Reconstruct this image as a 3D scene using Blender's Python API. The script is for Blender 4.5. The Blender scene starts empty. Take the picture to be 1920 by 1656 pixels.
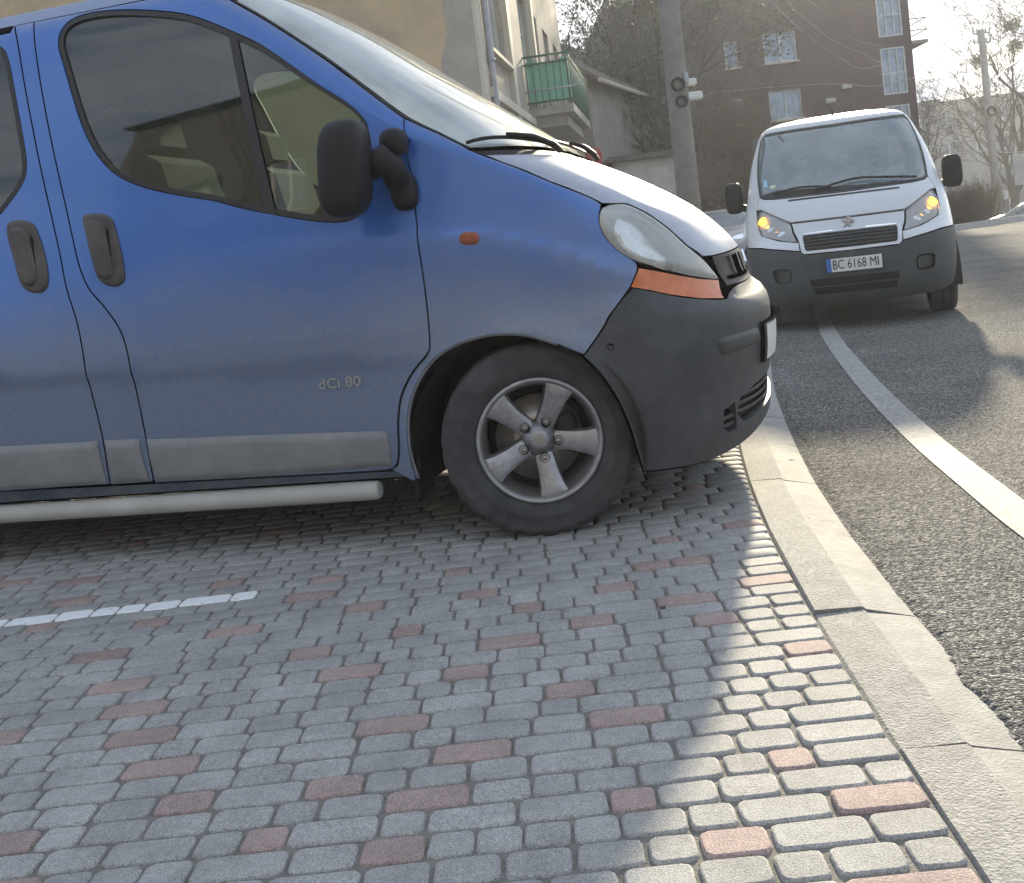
import bpy, bmesh, math, random
import numpy as np
from mathutils import Vector, Matrix
from mathutils.geometry import delaunay_2d_cdt
R = math.radians
PI = math.pi
scene = bpy.context.scene
C = scene.collection

# ------------------------------------------------------------------ camera
EYE = 0.98
_p, _r = R(4.0), R(7.0)
_fw = Vector((0, math.cos(_p), -math.sin(_p))); _rt = Vector((1, 0, 0)); _up = _rt.cross(_fw)
cam_r = math.cos(_r)*_rt - math.sin(_r)*_up
cam_u = math.cos(_r)*_up + math.sin(_r)*_rt
cd = bpy.data.cameras.new('camera'); cam = bpy.data.objects.new('camera', cd); C.objects.link(cam)
cam.matrix_world = Matrix(((cam_r.x, cam_u.x, -_fw.x, 0), (cam_r.y, cam_u.y, -_fw.y, 0), (cam_r.z, cam_u.z, -_fw.z, EYE), (0, 0, 0, 1)))
cd.sensor_fit = 'HORIZONTAL'; cd.sensor_width = 36.0; cd.lens = 1923/1920*36.0
cd.shift_y = -226/1920
cd.clip_start = .05; cd.clip_end = 3000
scene.camera = cam

# ------------------------------------------------------------------ light
SUN_AZ, SUN_EL = R(20.0), R(17.5)         # azimuth measured from +Y towards +X
to_sun = Vector((math.sin(SUN_AZ)*math.cos(SUN_EL), math.cos(SUN_AZ)*math.cos(SUN_EL), math.sin(SUN_EL)))
world = bpy.data.worlds.new('World'); scene.world = world; world.use_nodes = True
wn = world.node_tree.nodes; wl = world.node_tree.links; wn.clear()
def wnode(t, **kw):
    n = wn.new(t)
    for k, v in kw.items(): setattr(n, k, v)
    return n
sky = wnode('ShaderNodeTexSky', sky_type='NISHITA', sun_disc=False, sun_elevation=SUN_EL, sun_rotation=SUN_AZ, air_density=1.0, dust_density=1.0, ozone_density=1.0)
tc = wnode('ShaderNodeTexCoord'); sep = wnode('ShaderNodeSeparateXYZ'); wl.new(tc.outputs['Generated'], sep.inputs[0])
zc = wnode('ShaderNodeMath', operation='MAXIMUM'); zc.inputs[1].default_value = 0.0; wl.new(sep.outputs['Z'], zc.inputs[0])
za = wnode('ShaderNodeMath', operation='ADD'); za.inputs[1].default_value = 0.16; wl.new(zc.outputs[0], za.inputs[0])
comb = wnode('ShaderNodeCombineXYZ')
for i, ax in enumerate('XY'):
    dv = wnode('ShaderNodeMath', operation='DIVIDE'); wl.new(sep.outputs[ax], dv.inputs[0]); wl.new(za.outputs[0], dv.inputs[1]); wl.new(dv.outputs[0], comb.inputs[i])
cn = wnode('ShaderNodeTexNoise'); cn.inputs['Scale'].default_value = 1.7; cn.inputs['Detail'].default_value = 8; cn.inputs['Roughness'].default_value = .62; cn.inputs['Distortion'].default_value = .5
wl.new(comb.outputs[0], cn.inputs['Vector'])
cr = wnode('ShaderNodeValToRGB'); cr.color_ramp.elements[0].color = (.80,.80,.80,1); cr.color_ramp.elements[0].position = .36; cr.color_ramp.elements[1].position = .60
wl.new(cn.outputs['Fac'], cr.inputs[0])
# cloud brightness: the sky's own colour behind it, scattered paler and brighter
cn2 = wnode('ShaderNodeTexNoise'); cn2.inputs['Scale'].default_value = 3.1; cn2.inputs['Detail'].default_value = 7; cn2.inputs['Roughness'].default_value = .6
wl.new(comb.outputs[0], cn2.inputs['Vector'])
cc = wnode('ShaderNodeValToRGB'); ce = cc.color_ramp.elements; ce[0].position = .40; ce[0].color = (1.9, 2.45, 3.35, 1); ce[1].position = .76; ce[1].color = (5.4, 5.7, 5.9, 1); wl.new(cn2.outputs['Fac'], cc.inputs[0])
cmul = wnode('ShaderNodeMix', data_type='RGBA', blend_type='MIX'); cmul.inputs[0].default_value = .97
wl.new(sky.outputs[0], cmul.inputs[6]); wl.new(cc.outputs[0], cmul.inputs[7])
mx = wnode('ShaderNodeMix', data_type='RGBA'); wl.new(cr.outputs[0], mx.inputs[0]); wl.new(sky.outputs[0], mx.inputs[6]); wl.new(cmul.outputs[2], mx.inputs[7])
bg = wnode('ShaderNodeBackground'); bg.inputs['Strength'].default_value = 0.11
wo = wnode('ShaderNodeOutputWorld'); wl.new(mx.outputs[2], bg.inputs[0]); wl.new(bg.outputs[0], wo.inputs[0])
sd = bpy.data.lights.new('sun', 'SUN'); sd.energy = 4.8; sd.angle = R(2.0); sd.color = (1.0, .87, .64)
sun = bpy.data.objects.new('sun', sd); C.objects.link(sun)
sun.rotation_euler = (-to_sun).to_track_quat('-Z', 'Y').to_euler(); sun.location = (20, 60, 40)
scene.view_settings.view_transform = 'Standard'; scene.view_settings.look = 'None'
scene.view_settings.exposure = 1.4; scene.view_settings.gamma = 1.0
scene.cycles.max_bounces = 8; scene.cycles.transparent_max_bounces = 16; scene.cycles.caustics_reflective = False; scene.cycles.caustics_refractive = False
try: scene.cycles.use_denoising = True
except Exception: pass

# ------------------------------------------------------------------ helpers
def tag(o, label=None, cat=None, group=None, kind=None):
    if label: o['label'] = label
    if cat: o['category'] = cat
    if group: o['group'] = group
    if kind: o['kind'] = kind
    return o
def empty(name, loc=(0,0,0), rz=0.0, parent=None):
    o = bpy.data.objects.new(name, None); C.objects.link(o); o.location = loc; o.rotation_euler = (0, 0, rz)
    o.empty_display_size = .2
    if parent: o.parent = parent
    return o
def thing(name, label, cat, loc=(0,0,0), rz=0.0, group=None):
    return tag(empty(name, loc, rz), label, cat, group)
def link_obj(name, me, parent=None, loc=(0,0,0), rot=(0,0,0)):
    o = bpy.data.objects.new(name, me); C.objects.link(o); o.location = loc; o.rotation_euler = rot
    if parent: o.parent = parent
    return o
class MB:
    """collects shapes; build() links them as one mesh object"""
    def __init__(s): s.v = []; s.f = []; s.m = []; s.s = []
    def add(s, verts, faces, mat=0, smooth=False):
        b = len(s.v); s.v += [tuple(v) for v in verts]
        for f in faces: s.f.append(tuple(i+b for i in f)); s.m.append(mat); s.s.append(smooth)
        return s
    def box(s, c, d, rot=None, mat=0, bev=0.0):
        x, y, z = (k/2 for k in d)
        if bev > 0:
            b = min(bev, x*.9, y*.9, z*.9); vs = []; fs = []
            # chamfered box from the 24 points of a rounded cuboid
            idx = {}
            for sx in (-1,1):
                for sy in (-1,1):
                    for sz in (-1,1):
                        for ax in range(3):
                            p = [sx*(x-b), sy*(y-b), sz*(z-b)]; p[ax] += (sx,sy,sz)[ax]*b
                            idx[(sx,sy,sz,ax)] = len(vs); vs.append(Vector(p))
            for ax in range(3):
                o1, o2 = [(1,2),(0,2),(0,1)][ax]
                for sg in (-1,1):
                    q = []
                    for a_, b_ in ((-1,-1),(1,-1),(1,1),(-1,1)):
                        k = [0,0,0]; k[ax] = sg; k[o1] = a_; k[o2] = b_; q.append(idx[(k[0],k[1],k[2],ax)])
                    fs.append(q)
            for ax in range(3):
                o1, o2 = [(1,2),(0,2),(0,1)][ax]
                for a_ in (-1,1):
                    for b_ in (-1,1):
                        q = []
                        for sg, axx in ((-1,o1),(1,o1),(1,o2),(-1,o2)):
                            k = [0,0,0]; k[ax] = sg; k[o1] = a_; k[o2] = b_; q.append(idx[(k[0],k[1],k[2],axx)])
                        fs.append(q)
            for sx in (-1,1):
                for sy in (-1,1):
                    for sz in (-1,1): fs.append([idx[(sx,sy,sz,a)] for a in range(3)])
            # orient outward
            out = []
            for f in fs:
                n = (vs[f[1]]-vs[f[0]]).cross(vs[f[2]]-vs[f[0]]); cen = sum((vs[i] for i in f), Vector())/len(f)
                out.append(f if n.dot(cen) > 0 else f[::-1])
            fs = out
        else:
            vs = [Vector((sx*x, sy*y, sz*z)) for sx in (-1,1) for sy in (-1,1) for sz in (-1,1)]
            fs = [(0,1,3,2),(4,6,7,5),(0,4,5,1),(2,3,7,6),(0,2,6,4),(1,5,7,3)]
        M = rot.to_matrix() if hasattr(rot, 'to_matrix') else (rot if rot is not None else Matrix.Identity(3))
        c = Vector(c)
        return s.add([c + M @ v for v in vs], fs, mat)
    def tube(s, pts, rad, n=8, mat=0, cap=True, smooth=True):
        pts = [Vector(p) for p in pts]; k = len(pts); rs = rad if hasattr(rad, '__len__') else [rad]*k
        vs = []; prev = None
        for i, p in enumerate(pts):
            t = (pts[min(i+1,k-1)]-pts[max(i-1,0)]).normalized()
            if prev is None:
                a = Vector((0,0,1)) if abs(t.z) < .9 else Vector((1,0,0)); u = t.cross(a).normalized()
            else:
                u = prev - t*prev.dot(t); u = u.normalized() if u.length > 1e-6 else t.orthogonal().normalized()
            prev = u; w = t.cross(u)
            for j in range(n):
                an = 2*PI*j/n; vs.append(p + rs[i]*(math.cos(an)*u + math.sin(an)*w))
        fs = [(i*n+j, i*n+(j+1)%n, (i+1)*n+(j+1)%n, (i+1)*n+j) for i in range(k-1) for j in range(n)]
        s.add(vs, fs, mat, smooth)
        if cap:
            b = len(s.v)-len(vs)
            s.f.append(tuple(b+j for j in reversed(range(n)))); s.m.append(mat); s.s.append(False)
            s.f.append(tuple(b+(k-1)*n+j for j in range(n))); s.m.append(mat); s.s.append(False)
        return s
    def lathe(s, prof, n=48, mat=0, smooth=True, closed=False):
        """profile of (radius, y) turned about the Y axis"""
        k = len(prof); vs = []
        for (r, y) in prof:
            for j in range(n):
                an = 2*PI*j/n; vs.append((r*math.cos(an), y, r*math.sin(an)))
        rng = range(k if closed else k-1)
        fs = [(i*n+j, ((i+1)%k)*n+j, ((i+1)%k)*n+(j+1)%n, i*n+(j+1)%n) for i in rng for j in range(n)]
        return s.add(vs, fs, mat, smooth)
    def prism(s, poly, d, mat=0, smooth=False):
        """flat polygon of 3D points pushed along d"""
        k = len(poly); a = [Vector(p) for p in poly]; d = Vector(d); b = [p+d for p in a]
        fs = [tuple(reversed(range(k))), tuple(range(k, 2*k))] + [(i, (i+1)%k, k+(i+1)%k, k+i) for i in range(k)]
        return s.add(a+b, fs, mat, smooth)
    def mesh(s, name, mats):
        me = bpy.data.meshes.new(name); me.from_pydata(s.v, [], s.f)
        for m in (mats if isinstance(mats, (list, tuple)) else [mats]): me.materials.append(m)
        me.polygons.foreach_set('material_index', s.m); me.polygons.foreach_set('use_smooth', s.s); me.update()
        return me
    def build(s, name, mats, parent=None, loc=(0,0,0), rot=(0,0,0)):
        return link_obj(name, s.mesh(name, mats), parent, loc, rot)
def copy_tree(o, parent=None):
    c = o.copy(); C.objects.link(c)
    if parent is not None: c.parent = parent
    for ch in list(o.children): copy_tree(ch, c)
    return c

# ------------------------------------------------------------------ materials
def new_mat(name):
    m = bpy.data.materials.new(name); m.use_nodes = True; nt = m.node_tree
    return m, nt, nt.nodes['Principled BSDF']
def pm(name, col, rough=.5, metal=0.0, var=0.0, vscale=3.0, bump=0.0, bscale=40.0, coat=0.0, spec=None, emit=None, estr=0.0, dirt=None, dirt_amt=0.0, dscale=6.0, rnd=0.0):
    """Principled with noise variation, bump, blotchy dirt and a little difference from object to object"""
    m, nt, b = new_mat(name); N, L = nt.nodes, nt.links
    b.inputs['Roughness'].default_value = rough; b.inputs['Metallic'].default_value = metal
    b.inputs['Coat Weight'].default_value = coat; b.inputs['Coat Roughness'].default_value = .06
    if spec is not None: b.inputs['Specular IOR Level'].default_value = spec
    col = tuple(col)+(1,)
    tc = N.new('ShaderNodeTexCoord'); last = None
    if var > 0:
        n = N.new('ShaderNodeTexNoise'); n.inputs['Scale'].default_value = vscale; n.inputs['Detail'].default_value = 7; n.inputs['Roughness'].default_value = .65
        L.new(tc.outputs['Object'], n.inputs['Vector'])
        r = N.new('ShaderNodeMapRange'); r.inputs[1].default_value = .25; r.inputs[2].default_value = .75; r.inputs[3].default_value = 1-var; r.inputs[4].default_value = 1+var
        L.new(n.outputs['Fac'], r.inputs[0])
        mm = N.new('ShaderNodeMix'); mm.data_type = 'RGBA'; mm.blend_type = 'MULTIPLY'; mm.inputs[0].default_value = 1
        mm.inputs[6].default_value = col; L.new(r.outputs[0], mm.inputs[7]); last = mm.outputs[2]
    if dirt is not None:
        n = N.new('ShaderNodeTexNoise'); n.inputs['Scale'].default_value = dscale; n.inputs['Detail'].default_value = 8; n.inputs['Roughness'].default_value = .7
        L.new(tc.outputs['Object'], n.inputs['Vector'])
        r = N.new('ShaderNodeMapRange'); r.inputs[1].default_value = .40; r.inputs[2].default_value = .72; r.inputs[3].default_value = 0; r.inputs[4].default_value = dirt_amt
        L.new(n.outputs['Fac'], r.inputs[0])
        mm = N.new('ShaderNodeMix'); mm.data_type = 'RGBA'; L.new(r.outputs[0], mm.inputs[0])
        if last: L.new(last, mm.inputs[6])
        else: mm.inputs[6].default_value = col
        mm.inputs[7].default_value = tuple(dirt)+(1,); last = mm.outputs[2]
    if rnd > 0:
        oi = N.new('ShaderNodeObjectInfo'); r = N.new('ShaderNodeMapRange'); r.inputs[3].default_value = 1-rnd; r.inputs[4].default_value = 1+rnd
        L.new(oi.outputs['Random'], r.inputs[0])
        mm = N.new('ShaderNodeMix'); mm.data_type = 'RGBA'; mm.blend_type = 'MULTIPLY'; mm.inputs[0].default_value = 1
        if last: L.new(last, mm.inputs[6])
        else: mm.inputs[6].default_value = col
        L.new(r.outputs[0], mm.inputs[7]); last = mm.outputs[2]
    if last: L.new(last, b.inputs['Base Color'])
    else: b.inputs['Base Color'].default_value = col
    if bump > 0:
        n = N.new('ShaderNodeTexNoise'); n.inputs['Scale'].default_value = bscale; n.inputs['Detail'].default_value = 5
        L.new(tc.outputs['Object'], n.inputs['Vector'])
        bp = N.new('ShaderNodeBump'); bp.inputs['Strength'].default_value = bump; bp.inputs['Distance'].default_value = .01
        L.new(n.outputs['Fac'], bp.inputs['Height']); L.new(bp.outputs[0], b.inputs['Normal'])
    if emit is not None:
        b.inputs['Emission Color'].default_value = tuple(emit)+(1,); b.inputs['Emission Strength'].default_value = estr
    return m
def glass_mat(name, tint=(.75,.82,.80), refl=1.0, rough=.02, film=0.0, filmcol=(.5,.5,.48), haze=0.0):
    """thin pane: tinted see-through with a Fresnel reflection and a film for dust and painted sky sheen"""
    m = bpy.data.materials.new(name); m.use_nodes = True; nt = m.node_tree; N, L = nt.nodes, nt.links; N.clear()
    tr = N.new('ShaderNodeBsdfTransparent'); tr.inputs[0].default_value = tuple(tint)+(1,)
    gl = N.new('ShaderNodeBsdfGlossy'); gl.inputs['Roughness'].default_value = rough; gl.inputs[0].default_value = (refl, refl, refl, 1)
    df = N.new('ShaderNodeBsdfDiffuse'); df.inputs[0].default_value = tuple(filmcol)+(1,)
    fr = N.new('ShaderNodeFresnel'); fr.inputs[0].default_value = 1.7
    tcn = N.new('ShaderNodeTexCoord'); nz = N.new('ShaderNodeTexNoise'); nz.inputs['Scale'].default_value = 5; nz.inputs['Detail'].default_value = 6
    L.new(tcn.outputs['Object'], nz.inputs['Vector'])
    mr = N.new('ShaderNodeMapRange'); mr.inputs[1].default_value = .3; mr.inputs[2].default_value = .75; mr.inputs[3].default_value = film*.75; mr.inputs[4].default_value = film*1.2
    L.new(nz.outputs['Fac'], mr.inputs[0])
    dust = df.outputs[0]
    if haze > 0:    # dust grains glint when lit from beyond
        g2 = N.new('ShaderNodeBsdfGlossy'); g2.inputs['Roughness'].default_value = .52; g2.inputs[0].default_value = (.8,.82,.80,1)
        ms = N.new('ShaderNodeMixShader'); ms.inputs[0].default_value = haze; L.new(df.outputs[0], ms.inputs[1]); L.new(g2.outputs[0], ms.inputs[2]); dust = ms.outputs[0]
    m0 = N.new('ShaderNodeMixShader'); L.new(mr.outputs[0], m0.inputs[0]); L.new(tr.outputs[0], m0.inputs[1]); L.new(dust, m0.inputs[2])
    m1 = N.new('ShaderNodeMixShader'); L.new(fr.outputs[0], m1.inputs[0]); L.new(m0.outputs[0], m1.inputs[1]); L.new(gl.outputs[0], m1.inputs[2])
    o = N.new('ShaderNodeOutputMaterial'); L.new(m1.outputs[0], o.inputs[0])
    return m

# ================================================================== ground
def asphalt_mat():
    m, nt, b = new_mat('asphalt'); N, L = nt.nodes, nt.links
    tc = N.new('ShaderNodeTexCoord')
    v = N.new('ShaderNodeTexVoronoi'); v.inputs['Scale'].default_value = 140; L.new(tc.outputs['Object'], v.inputs['Vector'])
    v2 = N.new('ShaderNodeTexVoronoi'); v2.inputs['Scale'].default_value = 210; L.new(tc.outputs['Object'], v2.inputs['Vector'])
    n = N.new('ShaderNodeTexNoise'); n.inputs['Scale'].default_value = 1.3; n.inputs['Detail'].default_value = 6; L.new(tc.outputs['Object'], n.inputs['Vector'])
    sx = N.new('ShaderNodeSeparateColor'); L.new(v.outputs['Color'], sx.inputs[0])
    r = N.new('ShaderNodeValToRGB'); e = r.color_ramp.elements; e[0].position = .0; e[0].color = (.040,.040,.045,1); e[1].position = 1; e[1].color = (.40,.385,.355,1)
    k = e.new(.55); k.color = (.145,.144,.146,1)
    L.new(sx.outputs[0], r.inputs[0])
    mr = N.new('ShaderNodeMapRange'); mr.inputs[1].default_value = .3; mr.inputs[2].default_value = .7; mr.inputs[3].default_value = .8; mr.inputs[4].default_value = 1.25; L.new(n.outputs['Fac'], mr.inputs[0])
    mm = N.new('ShaderNodeMix'); mm.data_type = 'RGBA'; mm.blend_type = 'MULTIPLY'; mm.inputs[0].default_value = 1; L.new(r.outputs[0], mm.inputs[6]); L.new(mr.outputs[0], mm.inputs[7])
    L.new(mm.outputs[2], b.inputs['Base Color']); b.inputs['Roughness'].default_value = .95; b.inputs['Specular IOR Level'].default_value = .12
    ad = N.new('ShaderNodeMath'); ad.operation = 'MULTIPLY_ADD'; L.new(v2.outputs['Distance'], ad.inputs[0]); ad.inputs[1].default_value = .35; L.new(v.outputs['Distance'], ad.inputs[2])
    bp = N.new('ShaderNodeBump'); bp.inputs['Strength'].default_value = 1.0; bp.inputs['Distance'].default_value = .011; bp.invert = True
    L.new(ad.outputs[0], bp.inputs['Height']); L.new(bp.outputs[0], b.inputs['Normal'])
    return m
def paver_mat(name, col, rnd=.08, paint=None):
    """tumbled concrete: fine grit, blotches, per-stone tone"""
    m, nt, b = new_mat(name); N, L = nt.nodes, nt.links
    geo = N.new('ShaderNodeNewGeometry'); oi = N.new('ShaderNodeObjectInfo')
    n1 = N.new('ShaderNodeTexNoise'); n1.inputs['Scale'].default_value = 300; n1.inputs['Detail'].default_value = 3; L.new(geo.outputs['Position'], n1.inputs['Vector'])
    n2 = N.new('ShaderNodeTexNoise'); n2.inputs['Scale'].default_value = 5.5; n2.inputs['Detail'].default_value = 8; n2.inputs['Roughness'].default_value = .7; L.new(geo.outputs['Position'], n2.inputs['Vector'])
    n3 = N.new('ShaderNodeTexNoise'); n3.inputs['Scale'].default_value = 60; n3.inputs['Detail'].default_value = 4; L.new(geo.outputs['Position'], n3.inputs['Vector'])
    def mrange(src, a, bb, c, d):
        r = N.new('ShaderNodeMapRange'); r.inputs[1].default_value = a; r.inputs[2].default_value = bb; r.inputs[3].default_value = c; r.inputs[4].default_value = d; L.new(src, r.inputs[0]); return r.outputs[0]
    def mul(a, bb):
        k = N.new('ShaderNodeMath'); k.operation = 'MULTIPLY'; L.new(a, k.inputs[0]); L.new(bb, k.inputs[1]); return k.outputs[0]
    f = mul(mrange(n1.outputs['Fac'], .3, .7, .60, 1.40), mrange(n3.outputs['Fac'], .3, .7, .9, 1.1))
    f = mul(f, mrange(oi.outputs['Random'], 0, 1, 1-rnd, 1+rnd))
    f = mul(f, mrange(n2.outputs['Fac'], .30, .70, .74, 1.14))
    at = N.new('ShaderNodeAttribute'); at.attribute_name = 'tone'; 
    mm = N.new('ShaderNodeMix'); mm.data_type = 'RGBA'; mm.blend_type = 'MULTIPLY'; mm.inputs[0].default_value = 1; mm.inputs[6].default_value = tuple(col)+(1,); L.new(f, mm.inputs[7])
    out = mm.outputs[2]
    # scattered dark grease spots
    n4 = N.new('ShaderNodeTexNoise'); n4.inputs['Scale'].default_value = 2.6; n4.inputs['Detail'].default_value = 5; n4.inputs['Roughness'].default_value = .75; L.new(geo.outputs['Position'], n4.inputs['Vector'])
    g = N.new('ShaderNodeMix'); g.data_type = 'RGBA'; L.new(mrange(n4.outputs['Fac'], .655, .75, 0, .55), g.inputs[0]); L.new(out, g.inputs[6]); g.inputs[7].default_value = (.06,.06,.06,1); out = g.outputs[2]
    if paint:
        n5 = N.new('ShaderNodeTexNoise'); n5.inputs['Scale'].default_value = 38; n5.inputs['Detail'].default_value = 6; L.new(geo.outputs['Position'], n5.inputs['Vector'])
        p = N.new('ShaderNodeMix'); p.data_type = 'RGBA'; L.new(mrange(n5.outputs['Fac'], .24, .40, .15, 1), p.inputs[0]); L.new(out, p.inputs[6]); p.inputs[7].default_value = tuple(paint)+(1,); out = p.outputs[2]
    L.new(out, b.inputs['Base Color']); b.inputs['Roughness'].default_value = .8; b.inputs['Specular IOR Level'].default_value = .35
    bp = N.new('ShaderNodeBump'); bp.inputs['Strength'].default_value = .55; bp.inputs['Distance'].default_value = .0022
    L.new(n1.outputs['Fac'], bp.inputs['Height']); L.new(bp.outputs[0], b.inputs['Normal'])
    return m
M_ASPH = asphalt_mat()
M_GREY = paver_mat('paver_grey', (.315,.310,.302))
M_RED = paver_mat('paver_red', (.325,.245,.230))
M_PAINT = paver_mat('paver_painted', (.33,.33,.32), paint=(.74,.75,.76))
M_SAND = pm('joint_sand', (.165,.155,.14), .95, var=.45, vscale=25, bump=.4, bscale=200)
M_KERB = pm('kerb_concrete', (.315,.308,.292), .85, var=.25, vscale=14, bump=.5, bscale=170, dirt=(.13,.125,.115), dirt_amt=.85, dscale=85, rnd=.08)
M_KFACE = pm('kerb_worn_face', (.29,.284,.268), .85, var=.2, vscale=7, bump=.35, bscale=150, dirt=(.16,.155,.145), dirt_amt=.65, dscale=22)
M_LINE = pm('road_paint', (.34,.336,.32), .75, var=.18, vscale=14, bump=.5, bscale=160, dirt=(.13,.128,.125), dirt_amt=1.0, dscale=34)
M_EARTH = pm('earth', (.13,.115,.085), .95, var=.4, vscale=1.5, bump=.6, bscale=20)
M_WALK = pm('pavement_far', (.27,.26,.245), .9, var=.2, vscale=1.2, bump=.3, bscale=60)

RZ = -.036                         # road surface
# left edge of the carriageway, from behind the camera round the far bend
EDGE = [(.55,-8),(.66,-3),(.72,-1),(.775,.5),(.835,1.6),(.895,2.45),(.975,3.2),(1.08,3.92),(1.32,5.2),(1.565,6.32),(2.15,8.6),(3.0,11.4),(4.2,15),(6.3,19.8),(9.2,25),(12.5,28.67),(15.3,30.15),(21,32.4),(32,35.5),(60,42)]
def cat_rom(pts, k=8, closed=False):
    P = [np.array(p, float) for p in pts]; n = len(P); out = []
    rng = range(n if closed else n-1)
    for i in rng:
        p0 = P[(i-1) % n] if closed or i > 0 else 2*P[0]-P[1]
        p1 = P[i]; p2 = P[(i+1) % n]
        p3 = P[(i+2) % n] if closed or i+2 < n else 2*P[-1]-P[-2]
        # centripetal-ish: chord-scaled tangents
        d0, d1, d2 = (max(1e-6, np.linalg.norm(b-a))**.5 for a, b in ((p0,p1),(p1,p2),(p2,p3)))
        m1 = (p1-p0)/d0-(p2-p0)/(d0+d1)+(p2-p1)/d1; m2 = (p2-p1)/d1-(p3-p1)/(d1+d2)+(p3-p2)/d2
        m1 *= d1; m2 *= d1
        for j in range(k):
            t = j/k; t2 = t*t; t3 = t2*t
            out.append((2*t3-3*t2+1)*p1+(t3-2*t2+t)*m1+(-2*t3+3*t2)*p2+(t3-t2)*m2)
    if not closed: out.append(P[-1])
    return out
edge = np.array(cat_rom(EDGE, 24))
def offset_curve(cv, d):
    t = np.gradient(cv, axis=0); t /= np.linalg.norm(t, axis=1)[:,None]; n = np.stack([-t[:,1], t[:,0]], 1)   # left of travel
    return cv + n*d
def resample(cv, step):
    s = np.concatenate([[0], np.cumsum(np.linalg.norm(np.diff(cv, axis=0), axis=1))]); q = np.arange(0, s[-1], step)
    return np.stack([np.interp(q, s, cv[:,0]), np.interp(q, s, cv[:,1])], 1)
def strip(a, b, za, zb, name, mat, kind=None):
    mb = MB(); n = len(a)
    vs = [(p[0], p[1], za) for p in a] + [(p[0], p[1], zb) for p in b]
    mb.add(vs, [(i, i+1, n+i+1, n+i) for i in range(n-1)]); o = mb.build(name, mat)
    return tag(o, kind=kind) if kind else o
def flip(mb): mb.f = [f[::-1] for f in mb.f]; return mb
# terrain sheet: reaches the horizon; sinks a little beyond the bend where the far lot lies
tb = MB(); gx = np.concatenate([np.linspace(-900,-40,8), np.linspace(-30,90,25), np.linspace(120,900,8)]); gy = np.concatenate([np.linspace(-300,-20,5), np.linspace(-10,110,25), np.linspace(140,1500,9)])
def terrain_z(x, y):
    t = min(max((y-33)/6, 0), 1)*min(max((x-11)/4, 0), 1)
    return -.16 - 1.05*t*t*(3-2*t)
tb.add([(x, y, terrain_z(x, y)) for y in gy for x in gx], [(j*len(gx)+i, j*len(gx)+i+1, (j+1)*len(gx)+i+1, (j+1)*len(gx)+i) for j in range(len(gy)-1) for i in range(len(gx)-1)], smooth=True)
tag(tb.build('ground', M_EARTH), kind='structure')
# carriageway: from the left edge 10 m to the right, and round the bend
road_r = offset_curve(edge, -9.5)
mb = MB(); n = len(edge); K = 6; vs = []
for k in range(K+1):
    w = (edge*(1-k/K)+road_r*(k/K)); vs += [(p[0], p[1], RZ) for p in w]
mb.add(vs, [(k*n+i, (k+1)*n+i, (k+1)*n+i+1, k*n+i+1) for k in range(K) for i in range(n-1)])
tag(mb.build('road', M_ASPH), kind='structure')
# painted edge line
wl_l = np.array(cat_rom([(1.24,.2),(1.30,1.7),(1.398,2.915),(1.486,3.531),(1.618,4.342),(1.945,5.967),(2.639,8.877),(3.55,11.9),(5.2,16)], 16))
wl_r = offset_curve(wl_l, -.135)
tag(strip(wl_r, wl_l, RZ+.004, RZ+.004, 'road_edge_line', M_LINE), kind='structure')

# ---- kerb: separate stones, flat top and a worn battered face down to the road
kcurve = resample(offset_curve(edge, 0.0), .01)
KW, KTOP = .245, .13
base = MB(); ke_in = offset_curve(edge, KW); n = len(edge)
base.add([(p[0], p[1], -.30) for p in edge]+[(p[0], p[1], -.30) for p in ke_in]+[(p[0], p[1], -.045) for p in edge]+[(p[0], p[1], -.045) for p in ke_in],
  [(2*n+i, 2*n+i+1, 3*n+i+1, 3*n+i) for i in range(n-1)]+[(i, i+1, 2*n+i+1, 2*n+i) for i in range(n-1)])
kerb = tag(flip(base).build('kerb', M_KERB), kind='structure')
rk = random.Random(5)
ks = np.concatenate([[0], np.cumsum(np.linalg.norm(np.diff(edge, axis=0), axis=1))])
def at_s(cv, q): return np.array([np.interp(q, ks, cv[:,0]), np.interp(q, ks, cv[:,1])])
cin, ctop = offset_curve(edge, KW), offset_curve(edge, KW-KTOP)
s0 = 0.0; i0 = int(np.argmin(np.abs(edge[:,1]-1.80))); sref = ks[i0]
L_ST = .675
q = sref - L_ST*14
while q < ks[-1]-1:
    ln = L_ST if q < sref+L_ST*22 else 2.4
    a, b = q+.0025, q+ln-.0025; q += ln
    if b < 0 or a < 0: continue
    mb = MB(); K = 2; dz = rk.uniform(-.004,.003) + (.13 if a > sref+L_ST*30 else 0); tl = rk.uniform(-.003,.003); J = 3
    rows = []
    for j in range(J):
        s_ = a+(b-a)*j/(J-1); pi, pt, po = at_s(cin, s_), at_s(ctop, s_), at_s(edge, s_)
        pi2 = pi+(pt-pi)*.05; pt1 = pt+(pi-pt)*.06
        e = .004 if j in (0, J-1) else 0
        rows.append([(pi[0],pi[1],-.2),(pi[0],pi[1],-.006+dz-e),(pi2[0],pi2[1],.0+dz+tl-e),(pt1[0],pt1[1],.001+dz-e),(pt[0],pt[1],-.006+dz-e),(po[0],po[1],RZ+.004-e),(po[0],po[1],-.2)])
    m = len(rows[0]); vs = [p for r_ in rows for p in r_]
    fs = []; 
    for j in range(J-1):
        for k in range(m-1): fs.append((j*m+k, j*m+k+1, (j+1)*m+k+1, (j+1)*m+k))
    mb.add(vs, [f[::-1] for f in fs]); mb.m = [1 if (i % (m-1)) == 4 else 0 for i in range(len(fs))]
    mb.add([rows[0][k] for k in range(m)], [tuple(range(m))]); mb.add([rows[-1][k] for k in range(m)], [tuple(reversed(range(m)))])
    mb.build('kerbstone', [M_KERB, M_KFACE], kerb)
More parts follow.
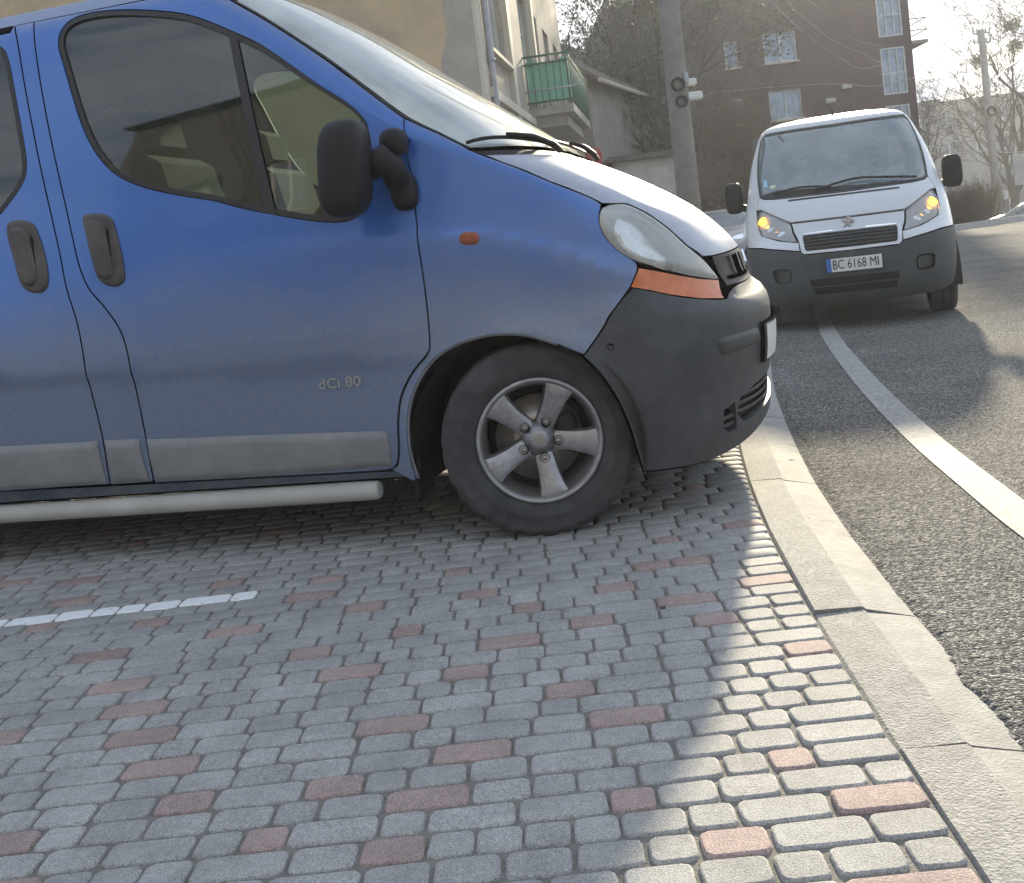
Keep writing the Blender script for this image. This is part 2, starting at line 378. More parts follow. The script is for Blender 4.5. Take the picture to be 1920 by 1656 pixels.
# crumbling asphalt lip where the road meets the kerb: a ragged raised crust
rk = random.Random(11); pts_o = []; pts_i = []
lip = resample(edge, .012); lip = lip[(lip[:,1] > .9) & (lip[:,1] < 9)]
tl_ = np.gradient(lip, axis=0); tl_ /= np.linalg.norm(tl_, axis=1)[:,None]; nl = np.stack([tl_[:,1], -tl_[:,0]], 1)
w = 0.0; crust = MB(); A = []; B = []; D = []
for i, p in enumerate(lip):
    w = w*.93 + rk.uniform(-.007,.007); y = p[1]
    lobe = .055*math.exp(-((y-2.05)/.22)**2)+.03*math.exp(-((y-1.75)/.1)**2)
    d = .012+w-lobe*.75
    A.append(p+nl[i]*d); B.append(p+nl[i]*(d+.02)); D.append(p+nl[i]*(d+.30))
n = len(A)
crust.add([(p[0],p[1],RZ+.001) for p in A]+[(p[0],p[1],RZ+.004+rk.uniform(0,.003)+.006*math.exp(-((p[1]-1.95)/.3)**2)) for p in B]+[(p[0],p[1],RZ+.0015) for p in D], [(k*n+i, (k+1)*n+i, (k+1)*n+i+1, k*n+i+1) for k in range(2) for i in range(n-1)])
tag(crust.build('road_edge_crust', M_ASPH), kind='structure')

# ---- block pavement
ROWP = .0785; RANG = R(-1.5)
e1 = np.array([math.cos(RANG), math.sin(RANG)]); e2 = np.array([-math.sin(RANG), math.cos(RANG)])
V0 = float(np.dot((-.02, 1.583), e2))
SZ = dict(L=.163, M=.1165, S=.0845)
def edge_x(y): return np.interp(y, cin[:,1], cin[:,0])
sb = MB(); ys = np.linspace(-3, 12, 60)
sb.add([(-12, y, -.0060) for y in ys]+[(edge_x(y)-.002, y, -.0060) for y in ys], [(i, len(ys)+i, len(ys)+i+1, i+1) for i in range(len(ys)-1)])
pavement = tag(sb.build('pavement', M_SAND), kind='structure')
far = MB(); ys = np.concatenate([np.linspace(12, 30, 30)])
far.add([(-30, y, -.02) for y in ys]+[(np.interp(y, cin[:,1], cin[:,0])-.002, y, -.02) for y in ys], [(i, len(ys)+i, len(ys)+i+1, i+1) for i in range(len(ys)-1)])
far.add([(-30,-3,-.022),(-12,-3,-.022),(-12,12,-.022),(-30,12,-.022)], [(0,1,2,3)])
tag(far.build('far_pavement', M_WALK), kind='structure')
REDS = [(-1.923, 3.704, 'L'), (-1.641, 3.596, 'L'), (-1.565, 3.336, 'L'), (-1.04, 3.368, 'M'), (-0.692, 3.255, 'M'), (-0.717, 3.087, 'L'), (-1.186, 3.029, 'M'), (-1.561, 3.139, 'M'), (-0.893, 2.839, 'L'), (-1.251, 2.789, 'L'), (-0.629, 2.649, 'M'), (-1.107, 2.59, 'L'), (-1.009, 2.431, 'L'), (-0.936, 2.251, 'L'), (-1.299, 2.35, 'M'), (-0.84, 2.082, 'L'), (-0.741, 1.912, 'M'), (-1.052, 1.857, 'M'), (-0.547, 1.746, 'S'), (-0.979, 1.714, 'M'), (-0.267, 3.131, 'S'), (-0.19, 2.955, 'M'), (0.325, 2.994, 'M'), (0.197, 2.846, 'M'), (-0.529, 2.901, 'M'), (-0.052, 2.782, 'S'), (0.11, 2.613, 'M'), (-0.38, 2.728, 'S'), (-0.105, 2.548, 'L'), (-0.5, 2.489, 'L'), (-0.21, 2.39, 'M'), (0.028, 2.213, 'M'), (-0.361, 2.142, 'L'), (0.135, 2.05, 'L'), (-0.183, 1.985, 'L'), (-0.448, 1.908, 'M'), (-0.262, 1.827, 'L'), (0.109, 1.735, 'S'), (-0.309, 1.664, 'M'), (0.662, 3.313, 'M'), (0.406, 3.219, 'S'), (0.33, 3.001, 'M'), (0.59, 2.75, 'M'), (0.37, 2.678, 'L'), (0.416, 2.513, 'M'), (0.565, 2.267, 'S'), (0.407, 1.79, 'S'), (0.49, 1.645, 'M'), (0.253, 1.572, 'M'), (0.461, 1.439, 'L')]
rows_red = {}
for x, y, kx in REDS:
    p = np.array((x, y)); k = round((p @ e2 - V0)/ROWP); rows_red.setdefault(k, []).append((float(p @ e1), kx))
PAINT_ROW = round((np.dot((-1.3, 3.222), e2)-V0)/ROWP)
rp = random.Random(21)
_pm = {}
def paver_mesh(ln, key, variant):
    """tumbled block: rounded plan, softened shoulder"""
    if (key, variant) in _pm: return _pm[(key, variant)]
    r_ = random.Random(hash((round(ln,3), variant)) & 0xffff); w = ROWP-.0050; g = .0052; hx, hy = (ln-g)/2, w/2
    def ring(ins, z, cr):
        pts = []
        for sx, sy, a0 in ((1,1,0),(-1,1,90),(-1,-1,180),(1,-1,270)):
            for k in range(3):
                an = R(a0+45*k); cx = sx*(hx-ins-cr); cy = sy*(hy-ins-cr)
                pts.append((cx+cr*math.cos(an), cy+cr*math.sin(an), z))
        return pts
    wob = [r_.uniform(-.0013,.0013) for _ in range(24)]
    rings = [ring(0,-.03,.0145), ring(0,-.0075,.0145), ring(.0017,-.0022,.0140), ring(.0056,0,.0125)]
    vs = []
    for ri, rg in enumerate(rings):
        for j, p in enumerate(rg): vs.append((p[0]+wob[j], p[1]+wob[12+j], p[2]))
    m = 12; fs = [(i*m+j, i*m+(j+1)%m, (i+1)*m+(j+1)%m, (i+1)*m+j) for i in range(3) for j in range(m)] + [tuple(3*m+j for j in range(m))]
    mb = MB(); mb.add(vs, fs, 0, True); mb.s[-1] = False
    _pm[(key, variant)] = mb
    return mb
placed = []
for k in range(-12, 76):
    v = V0+k*ROWP
    yy = v*e2[1]; uend = None
    # end of the row at the kerb
    ue = .6
    for _ in range(4):
        P = e1*ue+e2*v; ue += edge_x(P[1])-.002-P[0]
    fixed = sorted(rows_red.get(k, []))
    fixed = [(u, t, 'red') for u, t in fixed]
    u = -3.6 if k < 30 else -4.2
    seq = []
    def fill(u0, u1, exact):
        """a run of blocks covering u0..u1; stretched by a few per cent to close"""
        ln = u1-u0
        if ln < .05: return []
        out = []; tot = 0
        while tot < ln-.04:
            t = rp.choice('LLMMMSSS'); out.append(t); tot += SZ[t]
        best = None
        for cand in (out, out[:-1]):
            for sw in (None, 'L', 'M', 'S'):
                c2 = cand if sw is None else cand[:-1]+[sw]
                if not c2: continue
                tt = sum(SZ[t] for t in c2); e = abs(tt/ln-1)
                if best is None or e < best[0]: best = (e, c2, tt)
        if best is None: return []
        f = ln/best[2]; res = []; x = u0
        for t in best[1]: res.append((x+SZ[t]*f/2, SZ[t]*f, t)); x += SZ[t]*f
        return res
    cur = u
    for uc, t, col in fixed:
        a = uc-SZ[t]/2; b = uc+SZ[t]/2
        if a < cur: a = cur; b = a+SZ[t]
        if b > ue: b = ue
        if b-a < .05: continue
        if ue-b < .05: b = ue
        if a-cur < .05: a = cur
        for q in fill(cur, a, True): seq.append(q+('grey',))
        seq.append(((a+b)/2, b-a, t, 'red')); cur = b
    for q in fill(cur, ue, True): seq.append(q+('grey',))
    for uc, ln, t, col in seq:
        P = e1*uc+e2*v
        if col == 'grey':
            if k == PAINT_ROW and uc < -.93: col = 'paint'
            elif (not -14 < k < 27) and rp.random() < .05: col = 'red'
        placed.append((P[0], P[1], ln, t, col, k))
def in_view(x, y):
    d = Vector((x, y, 0))-Vector((0,0,EYE)); z = d.dot(_fw)
    if z < .2: return None
    px = 960+1923*d.dot(cam_r)/z; py = 602-1923*d.dot(cam_u)/z
    return (px, py, z) if -30 < px < 1950 and -30 < py < 1690 else None
cand = []
for i, p in enumerate(placed):
    q = in_view(p[0], p[1])
    if q and not (q[1] < 985 and q[0] < 1220): cand.append((q[2] - (5 if p[4] == 'paint' else 0), i))
single = set(i for _, i in sorted(cand)[:300])
mesh_cache = {}
field = {'grey': MB(), 'red': MB(), 'paint': MB()}
PMAT = {'grey': M_GREY, 'red': M_RED, 'paint': M_PAINT}
for i, (x, y, ln, t, col, k) in enumerate(placed):
    var = rp.randrange(3); key = (t, round(ln/.006))
    mb = paver_mesh(round(ln/.006)*.006, key, var)
    rot = Matrix.Rotation(RANG+rp.uniform(-.012,.012)+(PI if rp.random() < .5 else 0), 3, 'Z') @ Matrix.Rotation(rp.gauss(0,.0045), 3, 'X') @ Matrix.Rotation(rp.gauss(0,.003), 3, 'Y')
    z = rp.gauss(0,.0007)
    if i in single:
        mk = (key, var)
        if mk not in mesh_cache: mesh_cache[mk] = mb.mesh('paver', M_GREY)
        o = bpy.data.objects.new('paver', mesh_cache[mk]); C.objects.link(o); o.parent = pavement
        o.location = (x, y, z); o.rotation_euler = rot.to_euler()
        o.material_slots[0].link = 'OBJECT'; o.material_slots[0].material = PMAT[col]
    else:
        T = Vector((x, y, z)); field[col].add([T + rot @ Vector(v_) for v_ in mb.v], mb.f, 0, True)
for col, mb in field.items():
    if mb.v: tag(mb.build('paver_field', PMAT[col], pavement), kind='stuff')

def pchip(xs, ys):
    xs=np.asarray(xs,float); ys=np.asarray(ys,float); h=np.diff(xs); d=np.diff(ys)/h
    m=np.zeros(len(xs)); m[0]=d[0]; m[-1]=d[-1]
    for i in range(1,len(xs)-1):
        if d[i-1]*d[i]>0:
            w1=2*h[i]+h[i-1]; w2=h[i]+2*h[i-1]; m[i]=(w1+w2)/(w1/d[i-1]+w2/d[i])
    def f(x):
        x=np.clip(np.asarray(x,float),xs[0],xs[-1]); i=np.clip(np.searchsorted(xs,x)-1,0,len(h)-1)
        t=(x-xs[i])/h[i]; t2=t*t; t3=t2*t
        return (2*t3-3*t2+1)*ys[i]+(t3-2*t2+t)*h[i]*m[i]+(-2*t3+3*t2)*ys[i+1]+(t3-t2)*h[i]*m[i+1]
    return f
class Body:
    """car skin as stacked plan outlines: a<0 straight flank, 0..1 round the front corner to the centre line, 1..2 mirrored, >2 far flank"""
    def __init__(s, rows, taper=(-.8,.015), extra=None):
        r=np.array(rows,float); s.W=pchip(r[:,0],r[:,1]); s.x0=pchip(r[:,0],r[:,2]); s.xf=pchip(r[:,0],r[:,3]); s.n=pchip(r[:,0],r[:,4]); s.extra=extra; s.tp=taper
    def point(s,a,z):
        a=np.asarray(a,float); z=np.asarray(z,float); a,z=np.broadcast_arrays(a,z)
        far=a>1; b=np.where(far,2-a,a)
        W=s.W(z); x0=s.x0(z); xf=s.xf(z); n=s.n(z); q=n/2
        t=np.clip(b,0,1); tq=t**q; th=(np.pi/2)*tq/(tq+(1-t)**q)
        x=np.where(b<0,x0+b, x0+(xf-x0)*np.sin(th)**(1/q)); y=W*np.abs(np.cos(th))**(1/q)
        y=y*(1-s.tp[1]*np.clip((x-s.tp[0])/1.05,0,None)**2)
        if s.extra is not None: y=y+s.extra(x,z)*np.clip(y/W,0,1)
        return np.stack([x,np.where(far,y,-y),z],-1)
    def normal(s,a,z,e=2e-3):
        pa=s.point(a+e,z)-s.point(a-e,z); pz=s.point(a,z+e)-s.point(a,z-e)
        nn=np.cross(pa,pz); return nn/(np.linalg.norm(nn,axis=-1,keepdims=True)+1e-12)
def crease(x,z):
    """body side: waist crease on the doors, shoulder line into the lamp, flare round the front arch"""
    c=.640-.04*(x+.34); f=np.clip((-.2-x)/.25,0,1)
    t=np.clip((z-c)/.028,-1,1)
    y=f*.007*t*(1-np.clip(np.abs(z-c)-.10,0,.25)/.25)
    zs=1.065-.10*np.clip(x+.35,0,None)-.42*np.clip(x+.05,0,None)**1.5
    d=zs-z; on=np.clip((x+1.1)/.7,0,1)*np.clip((.50-x)/.15,0,1)
    y=y+on*.011*np.where(d>0,np.exp(-(d/.11)**2),np.exp(-(d/.022)**2))
    r=np.hypot(x-.012,(z-.30)*1.0)-.395
    y=y+.013*np.clip((x+.55)/.15,0,1)*np.exp(-(np.clip(r,0,None)/.055)**2)*np.clip((.36-x)/.12,0,1)
    return y
BLUE=Body([(.06,.87,.10,.66,2.8),(.10,.885,.10,.72,2.8),(.15,.90,.10,.77,2.8),(.20,.91,.10,.80,2.8),(.28,.925,.10,.818,2.8),(.42,.94,.10,.83,2.8),(.55,.948,.10,.848,2.8),(.65,.952,.10,.852,2.8),(.70,.952,.10,.838,2.8),(.74,.952,.10,.795,2.8),(.80,.950,.11,.768,2.7),(.88,.947,.13,.75,2.7),(.95,.943,.16,.70,2.7),(1.05,.935,.21,.60,2.8),(1.13,.925,.17,.49,2.8),(1.22,.913,.05,.345,2.8),(1.30,.90,-.10,.20,2.8),(1.47,.873,-.42,-.02,2.8),(1.72,.823,-.70,-.35,2.8),(1.97,.765,-1.0,-.67,2.8),(2.05,.735,-1.12,-.80,2.7),(2.12,.68,-1.3,-.98,2.6)],extra=crease)
WHITE=Body([(r[0],r[1]*.94)+r[2:] for r in [(.18,.82,.25,.74,2.9),(.22,.86,.25,.82,2.9),(.30,.90,.25,.88,2.9),(.45,.93,.25,.915,2.9),(.60,.945,.22,.915,2.9),(.72,.947,.2,.90,2.9),(.80,.947,.17,.87,2.8),(.90,.945,.1,.78,2.7),(1.0,.94,0,.66,2.7),(1.1,.93,-.12,.50,2.8),(1.2,.915,-.3,.30,2.8),(1.3,.90,-.42,.14,2.9),(1.5,.86,-.62,-.12,3.1),(1.7,.80,-.85,-.40,3.3),(1.82,.755,-1.0,-.58,3.4),(1.89,.70,-1.1,-.70,3.4),(1.93,.62,-1.25,-.88,3.2)]])

BT = dict(
    d1=[(0.203, 1.465), (-0.066, 1.357), (-0.242, 1.265), (-0.413, 1.156), (-0.475, 1.048), (-0.417, 0.939), (-0.378, 0.831), (-0.363, 0.741), (-0.369, 0.678)],
    arch_shut=[(-0.387, 0.656), (-0.449, 0.599), (-0.498, 0.524), (-0.522, 0.44), (-0.538, 0.328), (-0.556, 0.283), (-0.592, 0.27)],
    door_bot=[(-0.642, 0.269), (-1.05, 0.276), (-1.5, 0.284)],
    d2=[(-0.681, 2.023), (-1.005, 1.716), (-1.277, 1.436), (-1.638, 1.229), (-1.765, 1.108), (-1.749, 1.022), (-1.651, 0.952), (-1.558, 0.861), (-1.516, 0.769), (-1.511, 0.678), (-1.503, 0.461), (-1.505, 0.296)],
    slide=[(-0.676, 2.075), (-0.807, 1.981), (-1.029, 1.763), (-1.387, 1.411), (-1.785, 1.171), (-1.849, 1.036), (-1.752, 0.911), (-1.705, 0.787), (-1.698, 0.678), (-1.683, 0.475), (-1.689, 0.292)],
    win=[(-0.675, 1.943), (-0.606, 1.993), (-0.524, 2.031), (-0.425, 2.053), (-0.312, 2.05), (-0.178, 2.013), (-0.089, 1.967), (-0.03, 1.87), (0.003, 1.79), (0.02, 1.645), (0.055, 1.541), (0.036, 1.5), (-0.024, 1.452), (-0.109, 1.401), (-0.344, 1.284), (-0.499, 1.203), (-0.585, 1.167), (-0.666, 1.145), (-0.742, 1.149), (-0.848, 1.19), (-0.929, 1.241), (-0.953, 1.275), (-1.034, 1.325), (-1.069, 1.38), (-1.049, 1.439), (-0.997, 1.528), (-0.932, 1.638), (-0.844, 1.753), (-0.737, 1.877)],
    slwin=[(-0.888, 1.963), (-0.928, 1.918), (-1.119, 1.72), (-1.296, 1.524), (-1.373, 1.47), (-1.488, 1.421), (-1.715, 1.346)],
    apil=[(0.216, 2.001), (0.225, 1.893), (0.237, 1.734), (0.223, 1.56), (0.203, 1.465)],
    fendtop=[(0.216, 1.421), (0.215, 1.368), (0.174, 1.325), (0.179, 1.264), (0.192, 1.182), (0.269, 1.111), (0.277, 1.087)],
    fendhead=[(0.232, 1.06), (0.214, 1.034), (0.216, 1.009), (0.239, 0.971), (0.277, 0.924), (0.317, 0.887), (0.321, 0.869), (0.296, 0.809)],
    bumpline=[(0.211, 0.716), (0.134, 0.608)],
    arch=[(0.061, 0.653), (-0.036, 0.693), (-0.153, 0.705), (-0.267, 0.686), (-0.346, 0.652), (-0.414, 0.59), (-0.459, 0.519), (-0.485, 0.438), (-0.494, 0.324), (-0.482, 0.232)],
    barch=[(0.175, 0.54), (0.211, 0.455), (0.238, 0.351), (0.253, 0.257), (0.266, 0.193)],
    bbot=[(0.387, 0.187), (0.472, 0.19), (0.59, 0.214), (0.719, 0.26)],
    headl=[(0.214, 1.034), (0.248, 1.068), (0.319, 1.083), (0.393, 1.078), (0.438, 1.038), (0.484, 0.975), (0.512, 0.912), (0.557, 0.855), (0.595, 0.805), (0.596, 0.791), (0.519, 0.807), (0.442, 0.833), (0.386, 0.861), (0.326, 0.887), (0.277, 0.924), (0.239, 0.971), (0.216, 1.009)],
    bowl=[(0.271, 1.002), (0.294, 1.032), (0.344, 1.044), (0.392, 1.031), (0.437, 0.981), (0.456, 0.922), (0.469, 0.86), (0.471, 0.84), (0.429, 0.842), (0.368, 0.869), (0.31, 0.913), (0.281, 0.957)],
    ind=[(0.324, 0.867), (0.373, 0.851), (0.441, 0.826), (0.517, 0.801), (0.595, 0.785), (0.559, 0.723), (0.482, 0.738), (0.402, 0.766), (0.343, 0.792), (0.296, 0.809)],
    strip_d=[(-1.502, 0.455), (-1.019, 0.436), (-0.581, 0.415), (-0.563, 0.402), (-0.56, 0.329), (-0.568, 0.283), (-1.049, 0.28), (-1.498, 0.288), (-1.504, 0.379)],
    strip_b=[(-1.676, 0.464), (-1.528, 0.459), (-1.526, 0.38), (-1.516, 0.291), (-1.678, 0.291), (-1.681, 0.371)],
    strip_s=[(-2.125, 0.482), (-1.703, 0.464), (-1.7, 0.372), (-1.697, 0.291), (-2.169, 0.302)],
    sillbot=[(-2.192, 0.245), (-1.275, 0.235), (-0.493, 0.225)],
    handle=[(-1.47, 1.289), (-1.425, 1.294), (-1.389, 1.286), (-1.401, 1.264), (-1.482, 1.208), (-1.592, 1.087), (-1.605, 1.035), (-1.63, 1.019), (-1.68, 1.03), (-1.713, 1.061), (-1.691, 1.135), (-1.578, 1.229)],
    shandle=[(-1.794, 1.293), (-1.741, 1.31), (-1.696, 1.306), (-1.689, 1.289), (-1.764, 1.236), (-1.896, 1.114), (-1.929, 1.055), (-1.951, 1.032), (-2.003, 1.038), (-2.037, 1.067), (-1.995, 1.16)],
    rep=[(-0.329, 1.044), (-0.316, 1.053), (-0.27, 1.048), (-0.258, 1.032), (-0.255, 1.013), (-0.263, 1.008), (-0.308, 1.013), (-0.326, 1.025)],
    divider=[(-0.114, 1.805), (-0.866, 1.209)],
    badge=[(-0.803, 0.595), (-0.624, 0.594)],
    sensor=[(0.202, 0.625)],
    bstrip=[(0.476, 0.59), (0.493, 0.601), (0.654, 0.601), (0.668, 0.545), (0.497, 0.538), (0.485, 0.552)],
    slot=[(0.495, 0.292), (0.509, 0.344), (0.6, 0.365), (0.693, 0.367)],
    plate=[(0.683, 0.601), (0.695, 0.445)],
    grill=[(0.598, 0.848), (0.636, 0.765)],
)
WT = dict(
    ws=[(0.187, 1.811), (0.201, 1.86), (0.99, 1.81), (1.481, 1.769), (1.53, 1.734), (1.533, 1.508), (1.548, 1.26), (1.535, 1.199), (1.407, 1.173), (1.223, 1.18), (0.925, 1.177), (0.736, 1.181), (0.589, 1.164), (0.382, 1.24), (0.364, 1.31), (0.287, 1.613)],
    headL=[(0.397, 1.071), (0.438, 1.088), (0.53, 1.04), (0.654, 0.938), (0.682, 0.78), (0.584, 0.801), (0.424, 0.873), (0.385, 0.917)],
    headR=[(1.508, 1.071), (1.554, 1.0), (1.565, 0.944), (1.52, 0.869), (1.418, 0.816), (1.318, 0.778), (1.339, 0.938), (1.412, 1.006)],
    hoodline=[(0.659, 0.948), (1.001, 0.943), (1.339, 0.935)],
    grout=[(0.707, 0.835), (0.912, 0.84), (1.096, 0.837), (1.286, 0.836), (1.3, 0.814), (1.289, 0.686), (1.276, 0.669), (0.731, 0.665), (0.717, 0.701)],
    bump_top=[(0.439, 0.749), (0.707, 0.692), (0.731, 0.665), (1.276, 0.669), (1.291, 0.711), (1.534, 0.768)],
    bump_bot=[(0.339, 0.6), (0.285, 0.444), (0.456, 0.271), (0.839, 0.231), (1.308, 0.282), (1.563, 0.331)],
    plate=[(0.843, 0.6), (1.176, 0.608), (1.171, 0.498), (0.83, 0.495)],
    slots=[(0.729, 0.531), (1.264, 0.521), (1.262, 0.337), (0.738, 0.36)],
    emblem=[(0.996, 0.899)],
    cowl=[(0.655, 1.139), (1.333, 1.124)],
    sunst=[(0.473, 1.342), (0.546, 1.292)],
    foR=[(1.367, 0.554), (1.475, 0.554), (1.475, 0.444), (1.366, 0.437)],
    sigL=[(0.454, 0.987)],
    sigR=[(1.508, 0.985)],
)

# ================================================================== vehicle skins
def in_poly(P, poly):
    x, y = P[:,0], P[:,1]; r = np.zeros(len(P), bool); n = len(poly); j = n-1
    for i in range(n):
        xi, yi = poly[i]; xj, yj = poly[j]
        c = ((yi > y) != (yj > y)) & (x < (xj-xi)*(y-yi)/(yj-yi+1e-15)+xi); r ^= c; j = i
    return r
def clean(poly, step):
    """even out a closed outline"""
    p = np.array(poly, float); q = np.vstack([p, p[:1]]); out = []
    for a, b in zip(q[:-1], q[1:]):
        L_ = np.linalg.norm(b-a)
        if L_ < 1e-5: continue
        k = max(1, int(math.ceil(L_/step)))
        for i in range(k): out.append(a+(b-a)*i/k)
    out = np.array(out); keep = [0]
    for i in range(1, len(out)):
        if np.linalg.norm(out[i]-out[keep[-1]]) > step*.3: keep.append(i)
    return out[keep]
def inset(poly, d):
    p = np.array(poly, float); ar = np.sum(p[:,0]*np.roll(p[:,1],-1)-np.roll(p[:,0],-1)*p[:,1])
    t = np.roll(p,-1,0)-np.roll(p,1,0); t /= np.linalg.norm(t, axis=1)[:,None]+1e-12
    n = np.stack([-t[:,1], t[:,0]], 1)*(1 if ar > 0 else -1)
    return p+n*d
def dist_poly(P, poly):
    d = np.full(len(P), 9.0); q = np.vstack([poly, poly[:1]])
    for a, b in zip(q[:-1], q[1:]):
        ab = b-a; t = np.clip(((P-a)@ab)/(ab@ab+1e-12), 0, 1); d = np.minimum(d, np.linalg.norm(P-(a+t[:,None]*ab), axis=1))
    return d
def panel(body, name, poly, mats, parent, dom='s', off=0.0, gap=.003, thick=.012, lip=.012, res=.035, holes=(), bulge=0.0, mirror=False, bw=.02, step=.016):
    """one skin panel cut from a body: outline in (s,z) on the flank or (a,z) round the nose; edges turned in, dark lip behind the shut line"""
    outer = inset(clean(poly, step), gap); hs = [clean(h, step) for h in holes]
    hs = [inset(h, -gap) for h in hs]
    lo, hi = outer.min(0), outer.max(0)
    gx = np.arange(lo[0]+res*.5, hi[0], res); gz = np.arange(lo[1]+res*.5, hi[1], res)
    G = np.array([(x+(res/2 if j % 2 else 0), z) for j, z in enumerate(gz) for x in gx]) if len(gx) and len(gz) else np.zeros((0,2))
    if len(G):
        ok = in_poly(G, outer) & (dist_poly(G, outer) > res*.35)
        for h in hs: ok &= ~in_poly(G, h) & (dist_poly(G, h) > res*.35)
        G = G[ok]
    loops = [outer]+hs; pts = []; edges = []
    if bulge > 0:   # extra ring so the rounded shoulder is resolved
        rg = inset(outer, bw); ok = in_poly(rg, outer) & (dist_poly(rg, outer) > bw*.8); G = np.vstack([G, rg[ok]]) if len(G) else rg[ok]
        rg = inset(outer, bw*.4); ok = in_poly(rg, outer) & (dist_poly(rg, outer) > bw*.3); G = np.vstack([G, rg[ok]])
    for l in loops:
        b = len(pts); k = len(l); pts += [tuple(p) for p in l]; edges += [(b+i, b+(i+1) % k) for i in range(k)]
    nb = len(pts); pts += [tuple(p) for p in G]
    r = delaunay_2d_cdt([Vector(p) for p in pts], edges, [], 0, 1e-6)
    V = np.array([tuple(v) for v in r[0]]); F = [tuple(f) for f in r[2]]
    cen = np.array([V[list(f)].mean(0) for f in F]); ok = in_poly(cen, outer)
    for h in hs: ok &= ~in_poly(cen, h)
    F = [f for f, o_ in zip(F, ok) if o_]
    def toa(U): return U[:,0]-body.x0(U[:,1]) if dom == 's' else U[:,0]
    def mp(U, d):
        a = toa(U); return body.point(a, U[:,1])+body.normal(a, U[:,1])*(d[:,None] if hasattr(d, '__len__') else d)
    dd = np.full(len(V), off)
    if bulge > 0: dd = off+bulge*np.sqrt(np.clip(1-(1-np.clip(dist_poly(V, outer)/bw, 0, 1))**2, 0, 1))
    P3 = mp(V, dd); 
    if bulge > 0:
        nr = None
    else: nr = body.normal(toa(V), V[:,1])
    # orient
    f0 = F[len(F)//2]; nn = np.cross(P3[f0[1]]-P3[f0[0]], P3[f0[2]]-P3[f0[0]]); nref = body.normal(toa(V[[f0[0]]]), V[[f0[0]],1])[0]
    if nn @ nref < 0: F = [f[::-1] for f in F]
    verts = [tuple(p) for p in P3]; faces = list(F); mi = [0]*len(F); sm = [True]*len(F)
    normals = [tuple(n) for n in nr] if nr is not None else None
    for li, l in enumerate(loops):
        k = len(l); t0 = mp(l, off if bulge == 0 else np.full(k, off)); t1 = mp(l, off-thick)
        l2 = inset(l, -lip if li == 0 else lip); t2 = mp(l2, off-thick-.0006)
        ar = np.sum(l[:,0]*np.roll(l[:,1],-1)-np.roll(l[:,0],-1)*l[:,1]); nl = body.normal(toa(l), l[:,1])
        tn = np.roll(t0,-1,0)-np.roll(t0,1,0); sd_ = np.cross(tn, nl); sd_ /= np.linalg.norm(sd_, axis=1)[:,None]+1e-12
        sg = 1 if (ar > 0) else -1
        if li > 0: sg = -sg
        b = len(verts); verts += [tuple(p) for p in t0]+[tuple(p) for p in t1]
        if normals is not None: normals += [tuple(s_*sg) for s_ in sd_]*1+[tuple(s_*sg) for s_ in sd_]
        for i in range(k):
            j = (i+1) % k; faces.append((b+i, b+k+i, b+k+j, b+j)); mi.append(0); sm.append(True)
        if lip > 0:
            b2 = len(verts); verts += [tuple(p) for p in t1]+[tuple(p) for p in t2]
            if normals is not None: normals += [tuple(n) for n in nl]*2
            for i in range(k):
                j = (i+1) % k; faces.append((b2+i, b2+k+i, b2+k+j, b2+j)); mi.append(len(mats)-1 if len(mats) > 1 else 0); sm.append(True)
    def make(vs, fs, nrm):
        me = bpy.data.meshes.new(name); me.from_pydata(vs, [], fs)
        for m in mats: me.materials.append(m)
        me.polygons.foreach_set('material_index', mi); me.polygons.foreach_set('use_smooth', sm); me.update()
        if nrm is not None: me.normals_split_custom_set_from_vertices(nrm)
        return link_obj(name, me, parent)
    o = make(verts, faces, normals)
    if mirror:
        o2 = make([(x, -y, z) for x, y, z in verts], [f[::-1] for f in faces], [(x, -y, z) for x, y, z in normals] if normals is not None else None)
        return o, o2
    return o
def cr(pts, k=8, closed=False): return [tuple(p) for p in cat_rom(pts, k, closed)]
def text_mesh(name, txt, size, mat, parent, M, depth=.002, xscale=1.0, align='CENTER', bold=0.0):
    cu = bpy.data.curves.new(name, 'FONT'); cu.body = txt; cu.size = size; cu.align_x = align; cu.align_y = 'CENTER'; cu.extrude = depth; cu.offset = bold; cu.resolution_u = 3
    o = bpy.data.objects.new(name, cu); C.objects.link(o); dg = bpy.context.evaluated_depsgraph_get()
    me = bpy.data.meshes.new_from_object(o.evaluated_get(dg)); bpy.data.objects.remove(o); bpy.data.curves.remove(cu)
    me.name = name; me.transform(Matrix.Diagonal((xscale,1,1,1))); me.transform(M); me.materials.clear(); me.materials.append(mat)
    return link_obj(name, me, parent)
def frame_at(body, a, z, off, parent_dir='s'):
    """matrix with X along the skin, Y up the skin, Z out of it"""
    p = body.point(a, z); n = Vector(body.normal(a, z)); x = Vector(body.point(a+.01, z)-body.point(a-.01, z)).normalized(); y = n.cross(x)
    p = Vector(p)+n*off
    return Matrix(((x.x,y.x,n.x,p.x),(x.y,y.y,n.y,p.y),(x.z,y.z,n.z,p.z),(0,0,0,1)))

